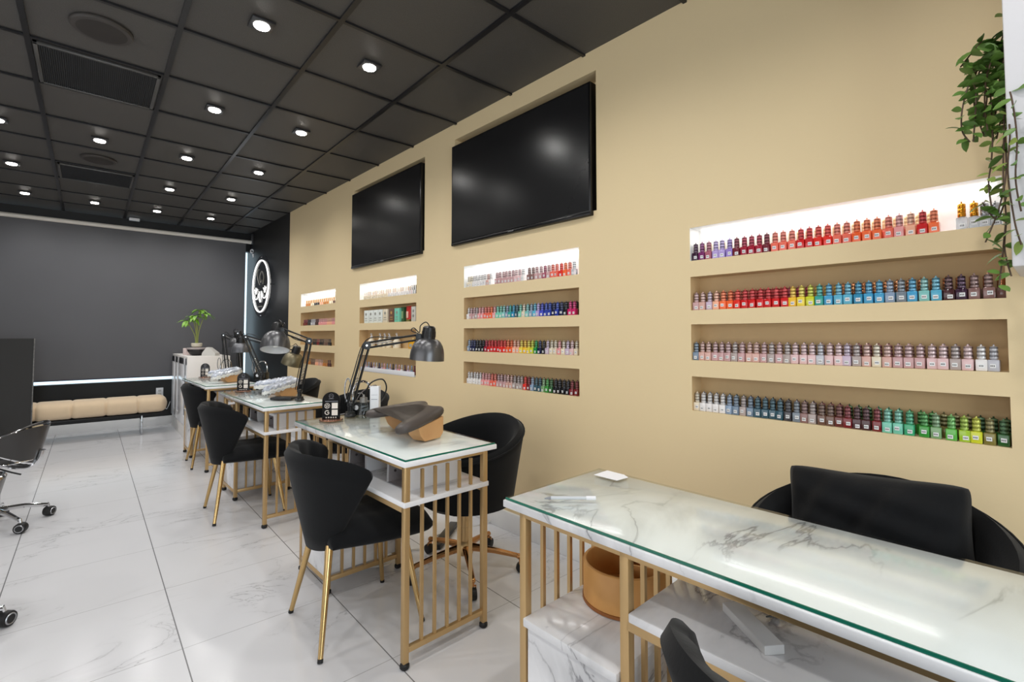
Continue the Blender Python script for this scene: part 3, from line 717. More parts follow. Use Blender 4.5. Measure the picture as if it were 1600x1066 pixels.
def bottle(s,dep,z,col,label,group,small=False,cap=None,scale=(1,1,1),rz=0):
    t=thing('nail_polish_bottle',label,'bottle',P(s,-dep,z),WA+rz,group); t.scale=scale
    def part(nm,me,m):
        o=bpy.data.objects.new(nm,me); COL.objects.link(o); o.parent=t; o.material_slots[0].link='OBJECT'; o.material_slots[0].material=m; return o
    part('bottle_body',smallB if small else bodyM,pm(col)); part('cap',smallC if small else capM,cap or cm(col))
    if not small:
        o=bpy.data.objects.new('label',labM); COL.objects.link(o); o.parent=t
        o.location=(0,R.uniform(-.002,.003),R.uniform(-.005,.003))
    return t
ORD='first second third fourth fifth sixth seventh eighth ninth tenth eleventh twelfth thirteenth fourteenth fifteenth sixteenth seventeenth eighteenth nineteenth twentieth'.split()
def ordi(n):
    if n<=20: return ORD[n-1]
    if n==30: return 'thirtieth'
    return ('twenty-' if n<30 else 'thirty-')+ORD[n%10-1]
def parse(s):
    out=[]
    for w_ in s.split():
        if '*' in w_: a,k=w_.split('*'); out+=[a]*int(k)
        else: out.append(w_)
    return out
def srow(s0,s1,n): return [s0+(s1-s0)*k/(n-1) for k in range(n)]
RN={'plum':'dark plum','burgundy':'burgundy','nude':'nude pink','rosy':'dusty pink','white':'milky white','greige':'greyish pink','bluegrey':'blue-grey','golden':'golden yellow','lime':'lime yellow','sky':'sky blue','blue':'deep blue','azure':'bright blue','slate':'slate grey','steel':'pale blue-grey','blush':'pale blush','petrol':'petrol blue','coral':'coral','black':'near-black','forest':'dark green','chartreuse':'yellow-green'}
BAD=[]
def polish(ss,z,cols,row,stack,group,dep=.024,**k):
    n=len(ss); cols=parse(cols); BAD.append((row,stack,len(cols),n)) if len(cols)!=n else None; cols=(cols+[cols[-1]]*n)[:n]
    for i,(s,c) in enumerate(zip(ss,cols)):
        bottle(s+R.uniform(-.001,.001),dep+R.uniform(-.002,.002),z,c,'%s polish bottle, %s from left on %s shelf of the %s'%(RN.get(c,c),ordi(i+1),row,stack),group,rz=R.uniform(-.12,.12),**k)
Z=[a for a,_ in NZ]
sk='nearest niche stack'; gg='polish bottles in the niches nearest the camera'
polish(srow(1.006,.197,28),Z[0],'plum purple mauve lavender*2 violet burgundy crimson*3 burgundy coral*3 red*2 scarlet*2 coral*2 tangerine orange*2 coral pink peach red orange','top',sk,gg)
for i,(s,c) in enumerate([(.132,'goldcap'),(.104,'goldcap'),(.080,''),(.057,'')]):
    bottle(s,.03+.012*(i%2),Z[0],'clear',['clear bottle with gold cap, first of two on top shelf near the ivy','clear bottle with gold cap nearest the ivy on the top shelf','short clear bottle with silver cap beside the gold-capped pair on top shelf','clear bottle with grey cap half behind the ivy on top shelf'][i],'clear base coat bottles by the ivy',small=False,cap=goldcap if c else mat('silver_cap',(165,165,168),.25,.8,noise=.02),scale=(1,1,1.12 if c else 1.0))
polish(srow(1.006,.078,32),Z[1],'rosy nude lilac peach orange tangerine scarlet red*6 golden yellow lime teal azure sky*2 blue azure*2 steel slate azure aqua sky maroon plum taupe*2','second',sk,gg)
polish(srow(1.010,.472,20)+srow(.446,.071,14),Z[2],'bluegrey nude nude rosy*3 greige rosy nude nude rosy greige rosy greige blush*3 silver blush*2 lilac greige nude cream nude rosy*3 blush*2 greige blush white silver','third',sk,gg)
polish(srow(1.009,.474,20)+[.448,.421,.393,.363,.335,.305,.276,.239,.209,.173,.143,.116,.085,.056],Z[3],'cream white*4 steel bluegrey greige bluegrey petrol*4 charcoal slate taupe greige brown*2 rust wine maroon*2 wine mint mint jade green sage grass chartreuse lime olive forest*2','bottom',sk,gg)
sk='niches below nearer television'; gg='polish bottles in the niches below the nearer television'
polish(srow(2.653,2.416,9)+srow(2.355,2.112,9)+srow(2.056,1.708,12),Z[0],'cream*2 white*5 nude white rosy*6 blush*2 white taupe*2 rosy*2 mauve rosy coral*2 scarlet orange coral clear','top',sk,gg)
polish(srow(2.653,1.707,32),Z[1],'white rosy*2 greige pink*2 coral coral orange pink mint*2 aqua steel teal blue petrol mint cream aqua steel sky lavender royal cobalt cobalt navy cobalt navy black magenta magenta','second',sk,gg)
polish(srow(2.647,1.693,32),Z[2],'steel navy*2 black*3 crimson red*4 scarlet*2 orange tangerine peach*2 yellow golden yellow lime emerald navy black lilac cream*2 pink cream lilac blush cream','third',sk,gg)
polish(srow(2.648,1.694,32),Z[3],'white*5 pink*3 coral*2 rosy*3 nude*2 greige*3 scarlet wine steel petrol petrol sage green forest black*4 wine wine','bottom',sk,gg)
sk='niches below farther television'; gg='small bottles in the niches below the farther television'
polish(srow(4.25,3.46,20),Z[0],'cream*16 black pink clear pink'.replace('cream*16','cream*15 amber'),'top',sk,gg,small=True,dep=.05,cap=goldcap)
polish(srow(3.42,3.34,4),Z[0],'pink*2 black*2','top right',sk,gg,small=True,dep=.03,cap=mat('dark_cap',(45,42,40),.3,noise=.02))
polish(srow(4.20,3.36,18),Z[3]+.012,'lilac steel plum lilac white navy lilac pink steel lilac black lilac pink white plum lilac steel burgundy','bottom',sk,gg,small=True,dep=.03)
b=MB(); b.box(-.075,-.004,-.47,.47,0,.045,.002,M=None); o=b.obj('bottle_tray',whplas)
b2=MB()
o.location=P(3.79,-.08,Z[3]-.0); o.rotation_euler=(0,0,WA); bpy.data.objects.remove(o)
b=MB(); b.box(-.04,.04,-.47,.47,0,.011,.002); b.box(-.043,-.038,-.47,.47,0,.040,.001); o=b.obj('bottle_tray',whplas); o.location=P(3.79,-.042,Z[3]+.001); o.rotation_euler=(0,0,WA); tag(o,'long white tray of small bottles in the bottom niche below the farther television','tray')
# everything beyond those three hundred: back rows and the farthest stack, one object
mts=[];mk={}
def mi_(m):
    if m.name not in mk: mk[m.name]=len(mts); mts.append(m)
    return mk[m.name]
st=MB()
def sb(s,dep,z,c,capm=None,small=False):
    t=MB()
    if small:
        t.box(-.010,.010,-.010,.010,0,.034,.0025,0,1); t.lathe([(.006,.034),(.0062,.068),(.003,.07)],n=7,mi=1)
    else:
        t.box(-.0125,.0125,-.0125,.0125,0,.036,.003,0,1); cap_geo(t,1,n=8)
    M=Matrix.Translation(P(s,-dep,z))@Matrix.Rotation(WA,4,'Z'); vs=[M@Vector(v) for v in t.v]; o=len(st.v)
    st.v+=[tuple(v) for v in vs]; st.f+=[tuple(i+o for i in f) for f in t.f]; a,bb=mi_(pm(c)),mi_(capm or cm(c)); st.m+=[bb if q else a for q in t.m]
def backrow(s0,s1,n,z,cols,small=False,dep=.060,capm=None):
    cols=parse(cols)
    for k in range(n): sb(s0+(s1-s0)*k/(n-1),dep,z,cols[int(k*len(cols)/n)],capm,small)
coppercap=mat('copper_cap',(190,130,90),.25,.8,noise=.02)
backrow(.99,.21,27,Z[0],'plum lavender burgundy crimson coral red coral tangerine',capm=mat('pale_cap',(226,205,160),.3,.3,noise=.02))
backrow(.46,.05,14,Z[1],'blue azure slate maroon taupe',capm=coppercap); backrow(.99,.48,17,Z[1],'nude coral red crimson golden')
backrow(.995,.10,32,Z[2],'taupe rosy nude greige rosy mauve nude rosy'); backrow(.995,.05,34,Z[3],'steel petrol navy black plum burgundy forest jade green olive forest')
backrow(2.64,1.72,30,Z[1],'rosy wine forest petrol navy black'); backrow(2.63,1.72,30,Z[2],'navy crimson red orange lime forest taupe'); backrow(2.63,1.72,30,Z[3],'rosy wine maroon brown black')
backrow(5.74,4.92,17,Z[0],'amber cream black peach amber cream brown',True,.04,goldcap)
backrow(5.78,4.90,28,Z[1],'wine black silver maroon pink pink peach pink',True,.03); backrow(5.60,5.02,16,Z[2],'amber black wine black brown black',True,.03)
backrow(5.66,5.02,16,Z[3],'amber brown peach nude amber maroon',True,.03)
backrow(4.23,3.35,30,Z[0],'cream white',True,.025,mat('white_cap',(235,232,228),.3,noise=.02))
o=st.obj('nail_polish_bottle',mts,ang=50,fix=False); tag(o,'remaining polish bottles in the back rows and the farthest niche stack','bottles',kind='stuff')
# boxes, tubes and pump bottles in the farther-television stack
bx=[(4.186,'white','first white carton from left'),(4.094,'white','second white carton from left'),(4.006,'white','third white carton from left'),(3.92,'white','fourth white carton from left'),(3.828,'cream','ivory carton right of the white cartons'),(3.718,'brown','brown carton between ivory and mint cartons'),(3.626,'mint','mint green carton beside the brown carton')]
for s,c,lb in bx:
    t=thing('carton',lb+', second shelf below the farther television','box',P(s,-.045,Z[1]),WA,'cartons on the second shelf below the farther television')
    b=MB(); b.box(-.03,.03,-.041,.041,0,.118,.002); b.obj('box_body',mat('carton_'+c,PAL[c] if c!='white' else (228,232,226),.5),t)
    b=MB(); b.lathe([(.013,-.001),(.013,.001)],(-.031,0,.082),16,M=Matrix.Rotation(PI/2,4,'Y')); b.box(-.0312,-.0300,-.02,.02,.04,.046); b.box(-.0312,-.0300,-.025,.025,.022,.026); b.obj('printed_mark',mat('mark_'+c,(150,150,140) if c!='brown' else (205,160,90),.5),t)
t=thing('lotion_tube','red lotion tube with olive cap on second shelf below the farther television','tube',P(3.475,-.04,Z[1]),WA)
b=MB(); b.loops([[(.014*math.cos(a),.030*math.sin(a),.02) for a in [2*PI*k/16 for k in range(16)]],[(.012*math.cos(a),.034*math.sin(a),.09) for a in [2*PI*k/16 for k in range(16)]],[(.002*math.cos(a),.040*math.sin(a),.13) for a in [2*PI*k/16 for k in range(16)]]]); b.obj('tube_body',mat('red_tube',(200,44,40),.35),t)
b=MB(); b.lathe([(.020,0),(.022,.02)],n=16); b.obj('cap',mat('olive_cap',(120,110,50),.4),t); b=MB(); b.box(-.0155,-.0135,-.016,.016,.03,.085,.0005); b.obj('label',mat('peach_label',(235,190,170),.5),t)
t=thing('carton','pale grey carton at the right end, second shelf below the farther television','box',P(3.365,-.045,Z[1]),WA)
b=MB(); b.box(-.03,.03,-.032,.032,0,.120,.002); b.obj('box_body',mat('carton_grey',(200,196,186),.5),t); b=MB(); b.lathe([(.012,-.001),(.012,.001)],(-.031,0,.085),16,M=Matrix.Rotation(PI/2,4,'Y')); b.lathe([(.012,-.001),(.012,.001)],(-.031,0,.045),16,M=Matrix.Rotation(PI/2,4,'Y')); b.obj('printed_mark',mat('mark_grey',(140,138,130),.5),t)
t=thing('carton','dark green carton behind the mint carton, second shelf below the farther television','box',P(3.572,-.06,Z[1]),WA); b=MB(); b.box(-.025,.025,-.022,.022,0,.125,.002); b.obj('box_body',mat('carton_green',(60,96,60),.5),t); b=MB(); b.box(-.0255,-.0245,-.012,.012,.03,.09); b.obj('printed_mark',mat('mark_green',(150,170,120),.5),t)
PB=[(4.13,'round ivory pump bottle at the left'),(3.965,'first white pump bottle left of the pair'),(3.88,'second white pump bottle of the middle pair'),(3.80,'third slim white pump bottle'),(3.672,'large white pump bottle with wide body')]
for i,(s,lb) in enumerate(PB):
    t=thing('pump_bottle',lb+' on third shelf below the farther television','bottle',P(s,-.045,Z[2]),WA,'pump bottles on the third shelf below the farther television')
    r=.034 if i in(0,4) else .027; h=.075
    b=MB(); b.lathe([(r*.9,0),(r,.004),(r,h*.75),(r*.6,h),(.011,h+.006),(.011,h+.018)],n=18); b.obj('bottle_body',mat('ivory_bottle',(232,222,200),.3),t)
    b=MB(); b.lathe([(.013,h+.016),(.013,h+.026),(.005,h+.028),(.005,h+.048)],n=12); b.tube([(0,0,h+.048),(-.012,-.012,h+.050),(-.022,-.022,h+.044)],.005,8); b.obj('pump_head',whplas,t)
    b=MB(); b.box(-r-.001,-r+.004,-.012,.012,.018,.05,.001); b.obj('label',mat('grey_label',(170,165,150),.5),t)
t=thing('oil_bottle','amber yellow square bottle at the right on third shelf below the farther television','bottle',P(3.403,-.045,Z[2]),WA)
b=MB(); b.box(-.03,.03,-.042,.042,0,.058,.006); b.obj('bottle_body',mat('amber_liquid',(225,165,30),.15,coat=.5),t); b=MB(); b.lathe([(.014,.058),(.014,.085),(.006,.088)],n=14); b.obj('cap',mat('cork_cap',(225,200,130),.5),t)
b=MB(); b.box(-.031,-.029,-.02,.02,.015,.04,.0005); b.obj('label',mat('grey_label',(170,165,150),.5),t)
# ================================================================ desk lamps
def desk_lamp(base,elbow,tip,shade_top,rim,label,smat,loop=1,zt=.7545):
    base,elbow,tip,st_,rm=[Vector(v) for v in (base,elbow,tip,shade_top,rim)]
    t=thing('desk_lamp',label,'lamp',(base.x,base.y,zt),0,'jointed desk lamps clamped to the manicure tables')
    o0=Vector((base.x,base.y,zt)); base=base-o0; base.z=0; L=lambda v:v-o0
    elbow,tip,st_,rm=L(elbow),L(tip),L(st_),L(rm)
    b=MB(); b.lathe([(.03,0),(.032,.006),(.026,.014),(.014,.03),(.014,.055),(.018,.06),(.016,.075)],n=18); b.box(-.02,.02,-.022,.022,0,.028,.004); b.obj('clamp',blackplas,t)
    pv=Vector((0,0,.07)); d=(elbow-pv); side=d.cross(Vector((0,0,1))); side=side.normalized(); nrm=side.cross(d.normalized()).normalized()
    vd=Vector((base.x+o0.x,base.y+o0.y,0)).normalized(); 
    w_=d.normalized().cross(vd).normalized()*.014
    b=MB()
    for sg in (-1,1): b.tube([pv+w_*sg,elbow+w_*sg],.0068,6,sq=True)
    b.obj('lower_arm',blackplas,t)
    b=MB(); n=60; p0=pv.lerp(elbow,.12); p1=pv.lerp(elbow,.45); u=w_.normalized(); v=d.normalized().cross(u)
    b.tube([p0.lerp(p1,k/n)+(u*math.cos(k*1.9)+v*math.sin(k*1.9))*.006 for k in range(n+1)],.0016,5); b.tube([p1,pv.lerp(elbow,.93)],.002,6); b.obj('spring',mat('steel_spring',(170,165,160),.25,.9),t)
    b=MB(); Mj=vd.to_track_quat('Z','Y').to_matrix().to_4x4()
    b.lathe([(.008,-.014),(.022,-.013),(.023,0),(.022,.013),(.008,.014)],elbow,16,M=Mj); j=b.obj('elbow_joint',blackplas,t)
    b=MB(); b.lathe([(.006,-.019),(.006,-.012)],elbow,12,M=Mj); b.obj('joint_knob',mat('knob_silver',(180,178,175),.2,.9),j)
    d2=tip-elbow; w2=d2.normalized().cross(vd).normalized()*.014
    b=MB()
    for sg in (-1,1): b.tube([elbow+w2*sg,tip+w2*sg],.0058,6,sq=True)
    b.obj('upper_arm',blackplas,t)
    b=MB(); b.tube([elbow+d2*.03+w2*.4,elbow+d2*.5],.0025,6); b.obj('spring',mat('steel_spring',(170,165,160),.25,.9),t)
    b=MB(); b.lathe([(.006,-.012),(.020,-.010),(.021,0),(.020,.010),(.006,.012)],tip,14,M=Mj)
    ax=(rm-st_).normalized(); c1=st_+ax*.045
    b.tube([tip,tip.lerp(c1,.6),c1],.006,8); b.obj('head_joint',blackplas,t)
    Ms=(-ax).to_track_quat('Z','Y').to_matrix().to_4x4(); Ls=(rm-st_).length
    top=Ls
    pr=[(.004,top),(.026,top-.002),(.034,top-.010),(.036,top-.028),(.037,top-.08)]
    b=MB(); b.lathe(pr,rm,24,M=Ms); sk_=b.obj('lamp_socket',blackplas,t)
    b=MB()
    for k in range(10):
        a=2*PI*k/10; p=Vector((.0368*math.cos(a),.0368*math.sin(a),top-.062)); q=Ms.to_3x3()@p+rm; p2=Ms.to_3x3()@Vector((.0360*math.cos(a),.0360*math.sin(a),top-.030))+rm
        b.tube([q,p2],.0022,5)
    b.obj('vent_slot',mat('slot_black',(6,6,6),.6),sk_)
    h=top-.070; out=[(.034+ (.094-.034)*math.sin((k/10)*PI/2)**1.0 if k else .034, h*(1-(1-math.cos(k/10*PI/2))) if False else h*math.cos(k/10*PI/2)) for k in range(11)]
    out=[(.030+.064*math.sin(k/12*PI/2)**.9,h*math.cos(k/12*PI/2)**.85 if k<12 else 0) for k in range(13)]
    inn=[(max(.001,r-.003),z-.0015 if z>.001 else z) for r,z in out][::-1]
    b=MB(); b.lathe(out,rm,36,M=Ms,caps=False); sh=b.obj('lamp_shade',smat,t,fix=True)
    b=MB(); b.lathe(inn[:-1]+[(.001,h-.004)],rm,36,M=Ms,caps=False); b.obj('shade_lining',mat('shade_white_inside',(225,225,225),.4),sh)
    b=MB(); b.ball(rm-ax*.045,.026,14); b.obj('bulb',mat('frosted_bulb',(235,235,232),.2),sh)
    b=MB(); q=st_; side=(tip-st_); side.z=0; side=side.normalized() if side.length>.01 else Vector((1,0,0))
    b.tube(catmull([q-ax*.0,q+Vector((0,0,.02))+side*.02,q+side*.05+Vector((0,0,.0)),tip+Vector((0,0,.025)),tip+side*.03+Vector((0,0,.05)),tip+side*.045+Vector((0,0,.035)),tip+Vector((0,0,.01)),elbow.lerp(tip,.5)+w2*1.6,elbow+w2*2,pv.lerp(elbow,.5)+w_*2.0,pv+w_*2]
      ,6,False),.0028,6); b.obj('power_cord',blackplas,t)
    return t
graf=mat('graphite_shade',(98,98,100),.3,.7); bronze=mat('bronze_shade',(120,112,90),.35,.7)
desk_lamp((1.085,2.585,.76),(1.147,2.523,1.144),(1.364,2.332,1.190),(1.404,2.293,1.252),(1.396,2.305,1.064),'large dark desk lamp reaching right over the brown arm rest',graf)
desk_lamp((1.092,3.456,.76),(1.131,3.401,1.161),(.985,3.523,1.235),(.975,3.57,1.285),(.945,3.515,1.10),'dark grey desk lamp on the middle table, head bent left toward the black wall',graf)
desk_lamp((1.233,4.99,.76),(1.096,5.026,1.182),(1.375,4.785,1.075),(1.463,4.711,1.10),(1.425,4.755,.925),'desk lamp with bronze-tinted shade on the farthest table, arm crossing to the right',bronze)
desk_lamp((1.10,5.80,.76),(1.063,5.85,1.20),(1.155,5.776,1.15),(1.181,5.75,1.245),(1.184,5.753,1.078),'small dark desk lamp at the far end of the farthest table',graf)
desk_lamp((1.215,5.74,.76),(1.155,5.64,1.22),(1.19,5.60,1.17),(1.186,5.618,1.19),(1.187,5.62,1.024),'lower grey desk lamp just beside the small dark lamp on the farthest table',mat('grey_shade',(105,106,110),.35,.6))
# ================================================================ arm rests
leath=mat('brown_leather',(70,62,58),.42,bump=.3,bscale=160,noise=.15,nscale=8)
foil=mat('crinkled_plastic_wrap',(244,246,250),.16,.1,noise=.9,nscale=30,tint=(120,136,166),bump=1,bscale=45,coat=.5,bdist=.012)
woodm=mat('light_wood',(214,170,118),.5,noise=.5,nscale=9,tint=(186,134,84))
def arm_rest(loc,rz,label,m,wrapped=False):
    t=thing('arm_rest',label,'arm rest',loc,rz,'padded arm rests on wooden stands')
    half=[(0,.045),(.04,.04),(.08,.01),(.13,-.045),(.183,-.105),(.223,-.132),(.256,-.13),(.27,-.10),(.258,-.055),(.225,.005),(.187,.065),(.145,.115),(.10,.132),(.055,.117),(0,.108)]
    full=half+[(-x,y) for x,y in half[-2:0:-1]]
    out=catmull([(x*.95,y*.95) for x,y in full],5)
    rr=random.Random(5)
    # u along table (local y), w across (local x)
    def lift(x,y): return .086+.19*x
    def off(k_):
        n=len(out); L=[]
        for i in range(n):
            a=Vector(out[i-1]);c=Vector(out[(i+1)%n]); d=(c-a).normalized(); nn=Vector((-d.y,d.x)); p=Vector(out[i])+nn*k_
            L.append((p.y,p.x))
        return L
    lays=[(.016,-.016),(.004,-.015),(-.002,-.009),(-.004,0),(-.002,.009),(.006,.016),(.018,.020),(.030,.021)]
    L=[]
    J=lambda a: rr.uniform(-a,a) if wrapped else 0
    for k_,dz in lays: L.append([(x+J(.004),y+J(.004),lift(x,y)+dz+J(.006)) for x,y in off(k_)])
    b=MB(); b.loops(L,cap=False)
    # triangulated top and bottom
    for lp,fl in ((L[0],True),(L[-1],False)):
        bmx=bmesh.new(); vs=[bmx.verts.new(p) for p in lp]; f=bmx.faces.new(vs); bmesh.ops.triangulate(bmx,faces=[f]); b.bm(bmx)
    o=b.obj('cushion',m,t,ang=70)
    SA=24 if wrapped else 70
    bmx=bmesh.new(); bmx.from_mesh(o.data); bmesh.ops.remove_doubles(bmx,verts=bmx.verts,dist=.0002); bmesh.ops.recalc_face_normals(bmx,faces=bmx.faces); bmx.to_mesh(o.data); bmx.free()
    o.data.polygons.foreach_set('use_smooth',[True]*len(o.data.polygons)); o.data.set_sharp_from_angle(angle=math.radians(SA))
    for sg in (-1,1):
        y0=sg*.15; b=MB()
        tpz=lambda x:lift(x,y0)-.016
        prof=[(-.015,0),(.08,0),(.10,.02),(.10,tpz(.10)),(-.055,tpz(-.055)),(-.04,.025)]
        def wp(x,y,z):
            c_,s_=math.cos(sg*-.45),math.sin(sg*-.45); X=x-.03; Y=y; return (.03+X*c_-Y*s_, y0+X*s_+Y*c_, z)
        b.loops([[wp(x,-.034,z) for x,z in prof],[wp(x,.034,z) for x,z in prof]]); b.obj('wooden_stand',woodm,t,ang=20)
    b=MB(); b.box(.02,.045,-.10,.10,.03,.072,.004); b.obj('cross_piece',woodm,t)
    if wrapped:
        b=MB(); 
        L=[]
        for q,dz in ((-.006,-.030),(-.010,-.018),(-.006,-.004)):
            L.append([(x,y,lift(x,y)+dz+rr.uniform(-.008,.006)) for x,y in off(q)])
        b.loops(L,cap=False); b.obj('plastic_skirt',mat('pale_wrap_edge',(236,236,232),.3,noise=.3,nscale=30),t,ang=30)
    return t
TZ=.7546
arm_rest((1.10,1.975,TZ),-.17,'dark brown leather arm rest on wooden blocks, on the table behind the large lamp',leath)
arm_rest((1.07,3.88,TZ),-.12,'foil-wrapped arm rest on wood beside the flat black case',foil,True)
arm_rest((1.01,5.42,TZ),-.1,'foil-wrapped arm rest on wood on the farthest table',foil,True)
# ================================================================ review sign stands
def star(cx,cz,r,x):
    return [(x,cx+(r if k%2==0 else r*.42)*math.sin(PI*k/5),cz+(r if k%2==0 else r*.42)*math.cos(PI*k/5)) for k in range(10)]
def sign(loc,rz,label):
    t=thing('review_sign',label,'sign',loc,rz,'black arched review signs')
    W,Hh=.045,.147
    arc=[(W*math.cos(PI*k/20),Hh-W+W*math.sin(PI*k/20)) for k in range(21)]
    pts=[(W,.006)]+arc+[(-W,.006)]
    b=MB(); b.loops([[(-.003,y,z) for y,z in pts],[(.003,y,z) for y,z in pts]]); b.obj('arched_panel',mat('black_acrylic',(12,10,12),.15),t)
    b=MB(); b.lathe([(.058,0),(.06,.002),(.058,.006)],n=32); b.obj('round_base',mat('rose_gold_base',(150,105,85),.25,.7),t)
    pr=mat('sign_print',(232,224,214),.5); x=-.0034
    b=MB()
    def panel(y0,y1,z0,z1): b.add([(x,y0,z0),(x,y1,z0),(x,y1,z1),(x,y0,z1)],[(0,1,2,3)])
    panel(-.033,-.003,.060,.090); panel(-.033,-.003,.025,.054)
    b.obj('blank_panel',pr,t,fix=False)
    b=MB()
    for cz in (.075,):
        b.tube([(x,.020+.013*math.cos(2*PI*k/24),cz+.013*math.sin(2*PI*k/24)) for k in range(24)],.0012,5,closed=True)
        for k in range(5):
            a=2*PI*k/5+.3; b.tube([(x,.020+.003*math.cos(a),cz+.003*math.sin(a)),(x,.020+.009*math.cos(a),cz+.009*math.sin(a))],[.0012,.003],5)
    b.obj('burst_logo',pr,t)
    b=MB(); g_=[]
    for k in range(0,27):
        a=math.radians(40+k*290/26); g_.append((x,.020-.010*math.cos(a),.040+.010*math.sin(a)))
    b.tube(g_+[(x,.0100,.040),(x,.019,.040)],.0022,5); b.obj('letter_g',pr,t)
    b=MB()
    for k in range(5):
        p=star(-.024+.012*k,.014,.005,x); b.add(p,[tuple(range(10))])
    b.obj('stars',pr,t,fix=False)
    b=MB()
    for k in range(9): b.box(x-.0002,x,-.033+k*.0072,-.033+k*.0072+.0055,.096,.100)
    b.tube([(x,.011*math.cos(2*PI*k/20),.126+.011*math.sin(2*PI*k/20)) for k in range(20)],.0009,5,closed=True); b.tube([(x,-.008,.122),(x,-.003,.130),(x,0,.124),(x,.003,.130),(x,.008,.122)],.0009,5); b.box(x-.0002,x,-.012,.012,.111,.113)
    b.obj('header_mark',mat('sign_silver',(150,150,158),.3,.5),t)
    return t
sign((.965,2.545,TZ),1.0,'black arched review sign beside the large lamp, on the brown arm rest table')
sign((.93,4.31,TZ),1.1,'black arched review sign at the far corner of the middle table')
sign((.93,6.0,TZ),.95,'small black arched review sign on the farthest table, against the white cabinet')
# ================================================================ other things on the tables
t=thing('spray_bottle','clear conical glass bottle with metal cap beside the white carton','bottle',(1.125,2.505,TZ))
b=MB(); b.lathe([(.035,0),(.038,.004),(.037,.02),(.020,.075),(.017,.085)],n=24); b.obj('bottle_body',glassm,t)
b=MB(); b.lathe([(.019,.082),(.020,.085),(.020,.108),(.008,.111),(.004,.125)],n=18); b.tube([(0,0,.12),(-.012,.002,.135),(-.03,.006,.132)],.002,6); b.obj('sprayer_cap',mat('brushed_steel',(150,148,145),.3,.8),t)
t=thing('carton','tall slim white carton standing beside the large lamp base','box',(1.19,2.50,TZ),.9)
b=MB(); b.box(-.024,.024,-.024,.024,0,.165,.0015); b.obj('box_body',mat('carton_paper',(226,228,232),.5),t)
b=MB(); b.box(-.0245,-.0241,-.008,.006,.018,.032); b.box(-.0245,-.0241,-.017,.017,.095,.097); b.box(-.0245,-.0241,-.017,.017,.12,.121); b.obj('printed_mark',mat('ink_blue',(60,70,100),.5),t)
def drill(loc,rz,label,n=3):
    t=thing('nail_drill',label,'nail drill',loc,rz,'electric nail drills')
    b=MB(); b.box(-.045,.045,-.06,.06,0,.075,.012); b.obj('housing',blackplas,t)
    b=MB(); b.lathe([(.015,-.004),(.014,.006)],(-.045,.02,.045),16,M=Matrix.Rotation(-PI/2,4,'Y')); b.obj('dial',mat('silver_dial',(190,190,192),.2,.9),t)
    b=MB(); b.box(-.0465,-.0445,-.045,-.008,.025,.055,.001); b.obj('display_panel',mat('grey_panel',(120,122,128),.3),t)
    b=MB(); b.tube(catmull([(0,-.05,.07),(0,-.052,.13),(0,-.03,.175),(0,.0,.185),(0,.03,.17),(0,.05,.13),(0,.05,.07)],6,False),.006,8); b.obj('handle',chrome,t)
    b=MB(); b.tube(catmull([(.02,.07,.03),(.02,.10,.10),(.02,.10,.17),(.02,.085,.20),(.02,.07,.17),(.02,.072,.11)],6,False),.004,8); b.obj('handpiece_cord',mat('silver_cord',(175,175,176),.25,.7),t)
    b=MB(); b.tube([(.02,.072,.12),(.02,.07,.06),(.02,.068,.015)],[.006,.009,.006],12); b.obj('handpiece',chrome,t)
    return t
drill((1.31,5.32,TZ),.9,'black nail drill with chrome hoops near the bronze-shaded lamp')
drill((1.12,5.98,TZ),.9,'black nail drill with chrome hoops at the far end of the farthest table')
drill((1.165,2.615,TZ),.9,'black nail drill half hidden behind the clear bottle and large lamp base')
b=MB(); b.box(-.075,.075,-.038,.038,0,.018,.006); b.box(-.06,.06,-.03,.03,.017,.020,.002); o=b.obj('black_case',mat('soft_black_case',(28,28,30),.4)); o.location=(1.02,3.575,TZ); o.rotation_euler=(0,0,-.75); tag(o,'flat black case lying on the near corner of the middle table','case')
b=MB(); b.box(-.03,.03,-.02,.02,0,.065,.002); o=b.obj('tissue_pack',mat('pink_card',(228,196,180),.6)); o.location=(1.17,4.30,TZ); o.rotation_euler=(0,0,.6); tag(o,'small pale pink packet standing behind the foil-wrapped arm rest of the middle table','packet')
# cables heaped behind the first lamp
def cable(name,pts,r,m,label,cat='cable',group=None):
    b=MB(); b.tube(catmull(pts,7,False),r,6); o=b.obj(name,m); return tag(o,label,cat,group)
cable('looped_cable',[(1.20,2.58,TZ+.004),(1.16,2.56,.84),(1.17,2.53,.93),(1.23,2.50,.955),(1.25,2.49,.90),(1.22,2.52,.83),(1.16,2.56,.80),(1.10,2.62,.77),(1.15,2.60,.759)],.004,blackplas,'thick black cable looping up beside the tall white carton')
cable('looped_cable',[(1.10,2.64,.759),(1.12,2.60,.83),(1.15,2.57,.89),(1.21,2.53,.92),(1.20,2.56,.84),(1.13,2.62,.78),(1.06,2.66,.759)],.003,mat('grey_cable',(120,112,110),.4),'thin grey cable curling behind the clear conical bottle')
cable('floor_cable',[(1.05,2.43,.006),(1.2,2.35,.006),(1.30,2.45,.006),(1.45,2.40,.006),(1.60,2.50,.006),(1.93,2.45,.006),(1.95,2.40,.12),(1.955,2.38,.30)],.004,mat('white_cable',(225,222,215),.4),'white power cable snaking over the floor to the wall behind the swivel chair')
cable('floor_cable',[(1.2,4.02,.006),(1.3,3.95,.006),(1.35,3.8,.006),(1.42,3.72,.006),(1.38,3.6,.006),(1.3,3.5,.006)],.005,blackplas,'black power cable lying on the floor under the middle table')
b=MB(); b.box(-.025,.025,-.17,.17,0,.03,.005); o=b.obj('power_strip',blackplas); o.location=(1.62,2.45,0); o.rotation_euler=(0,0,-.9); tag(o,'black power strip on the floor behind the swivel chair base','power strip')
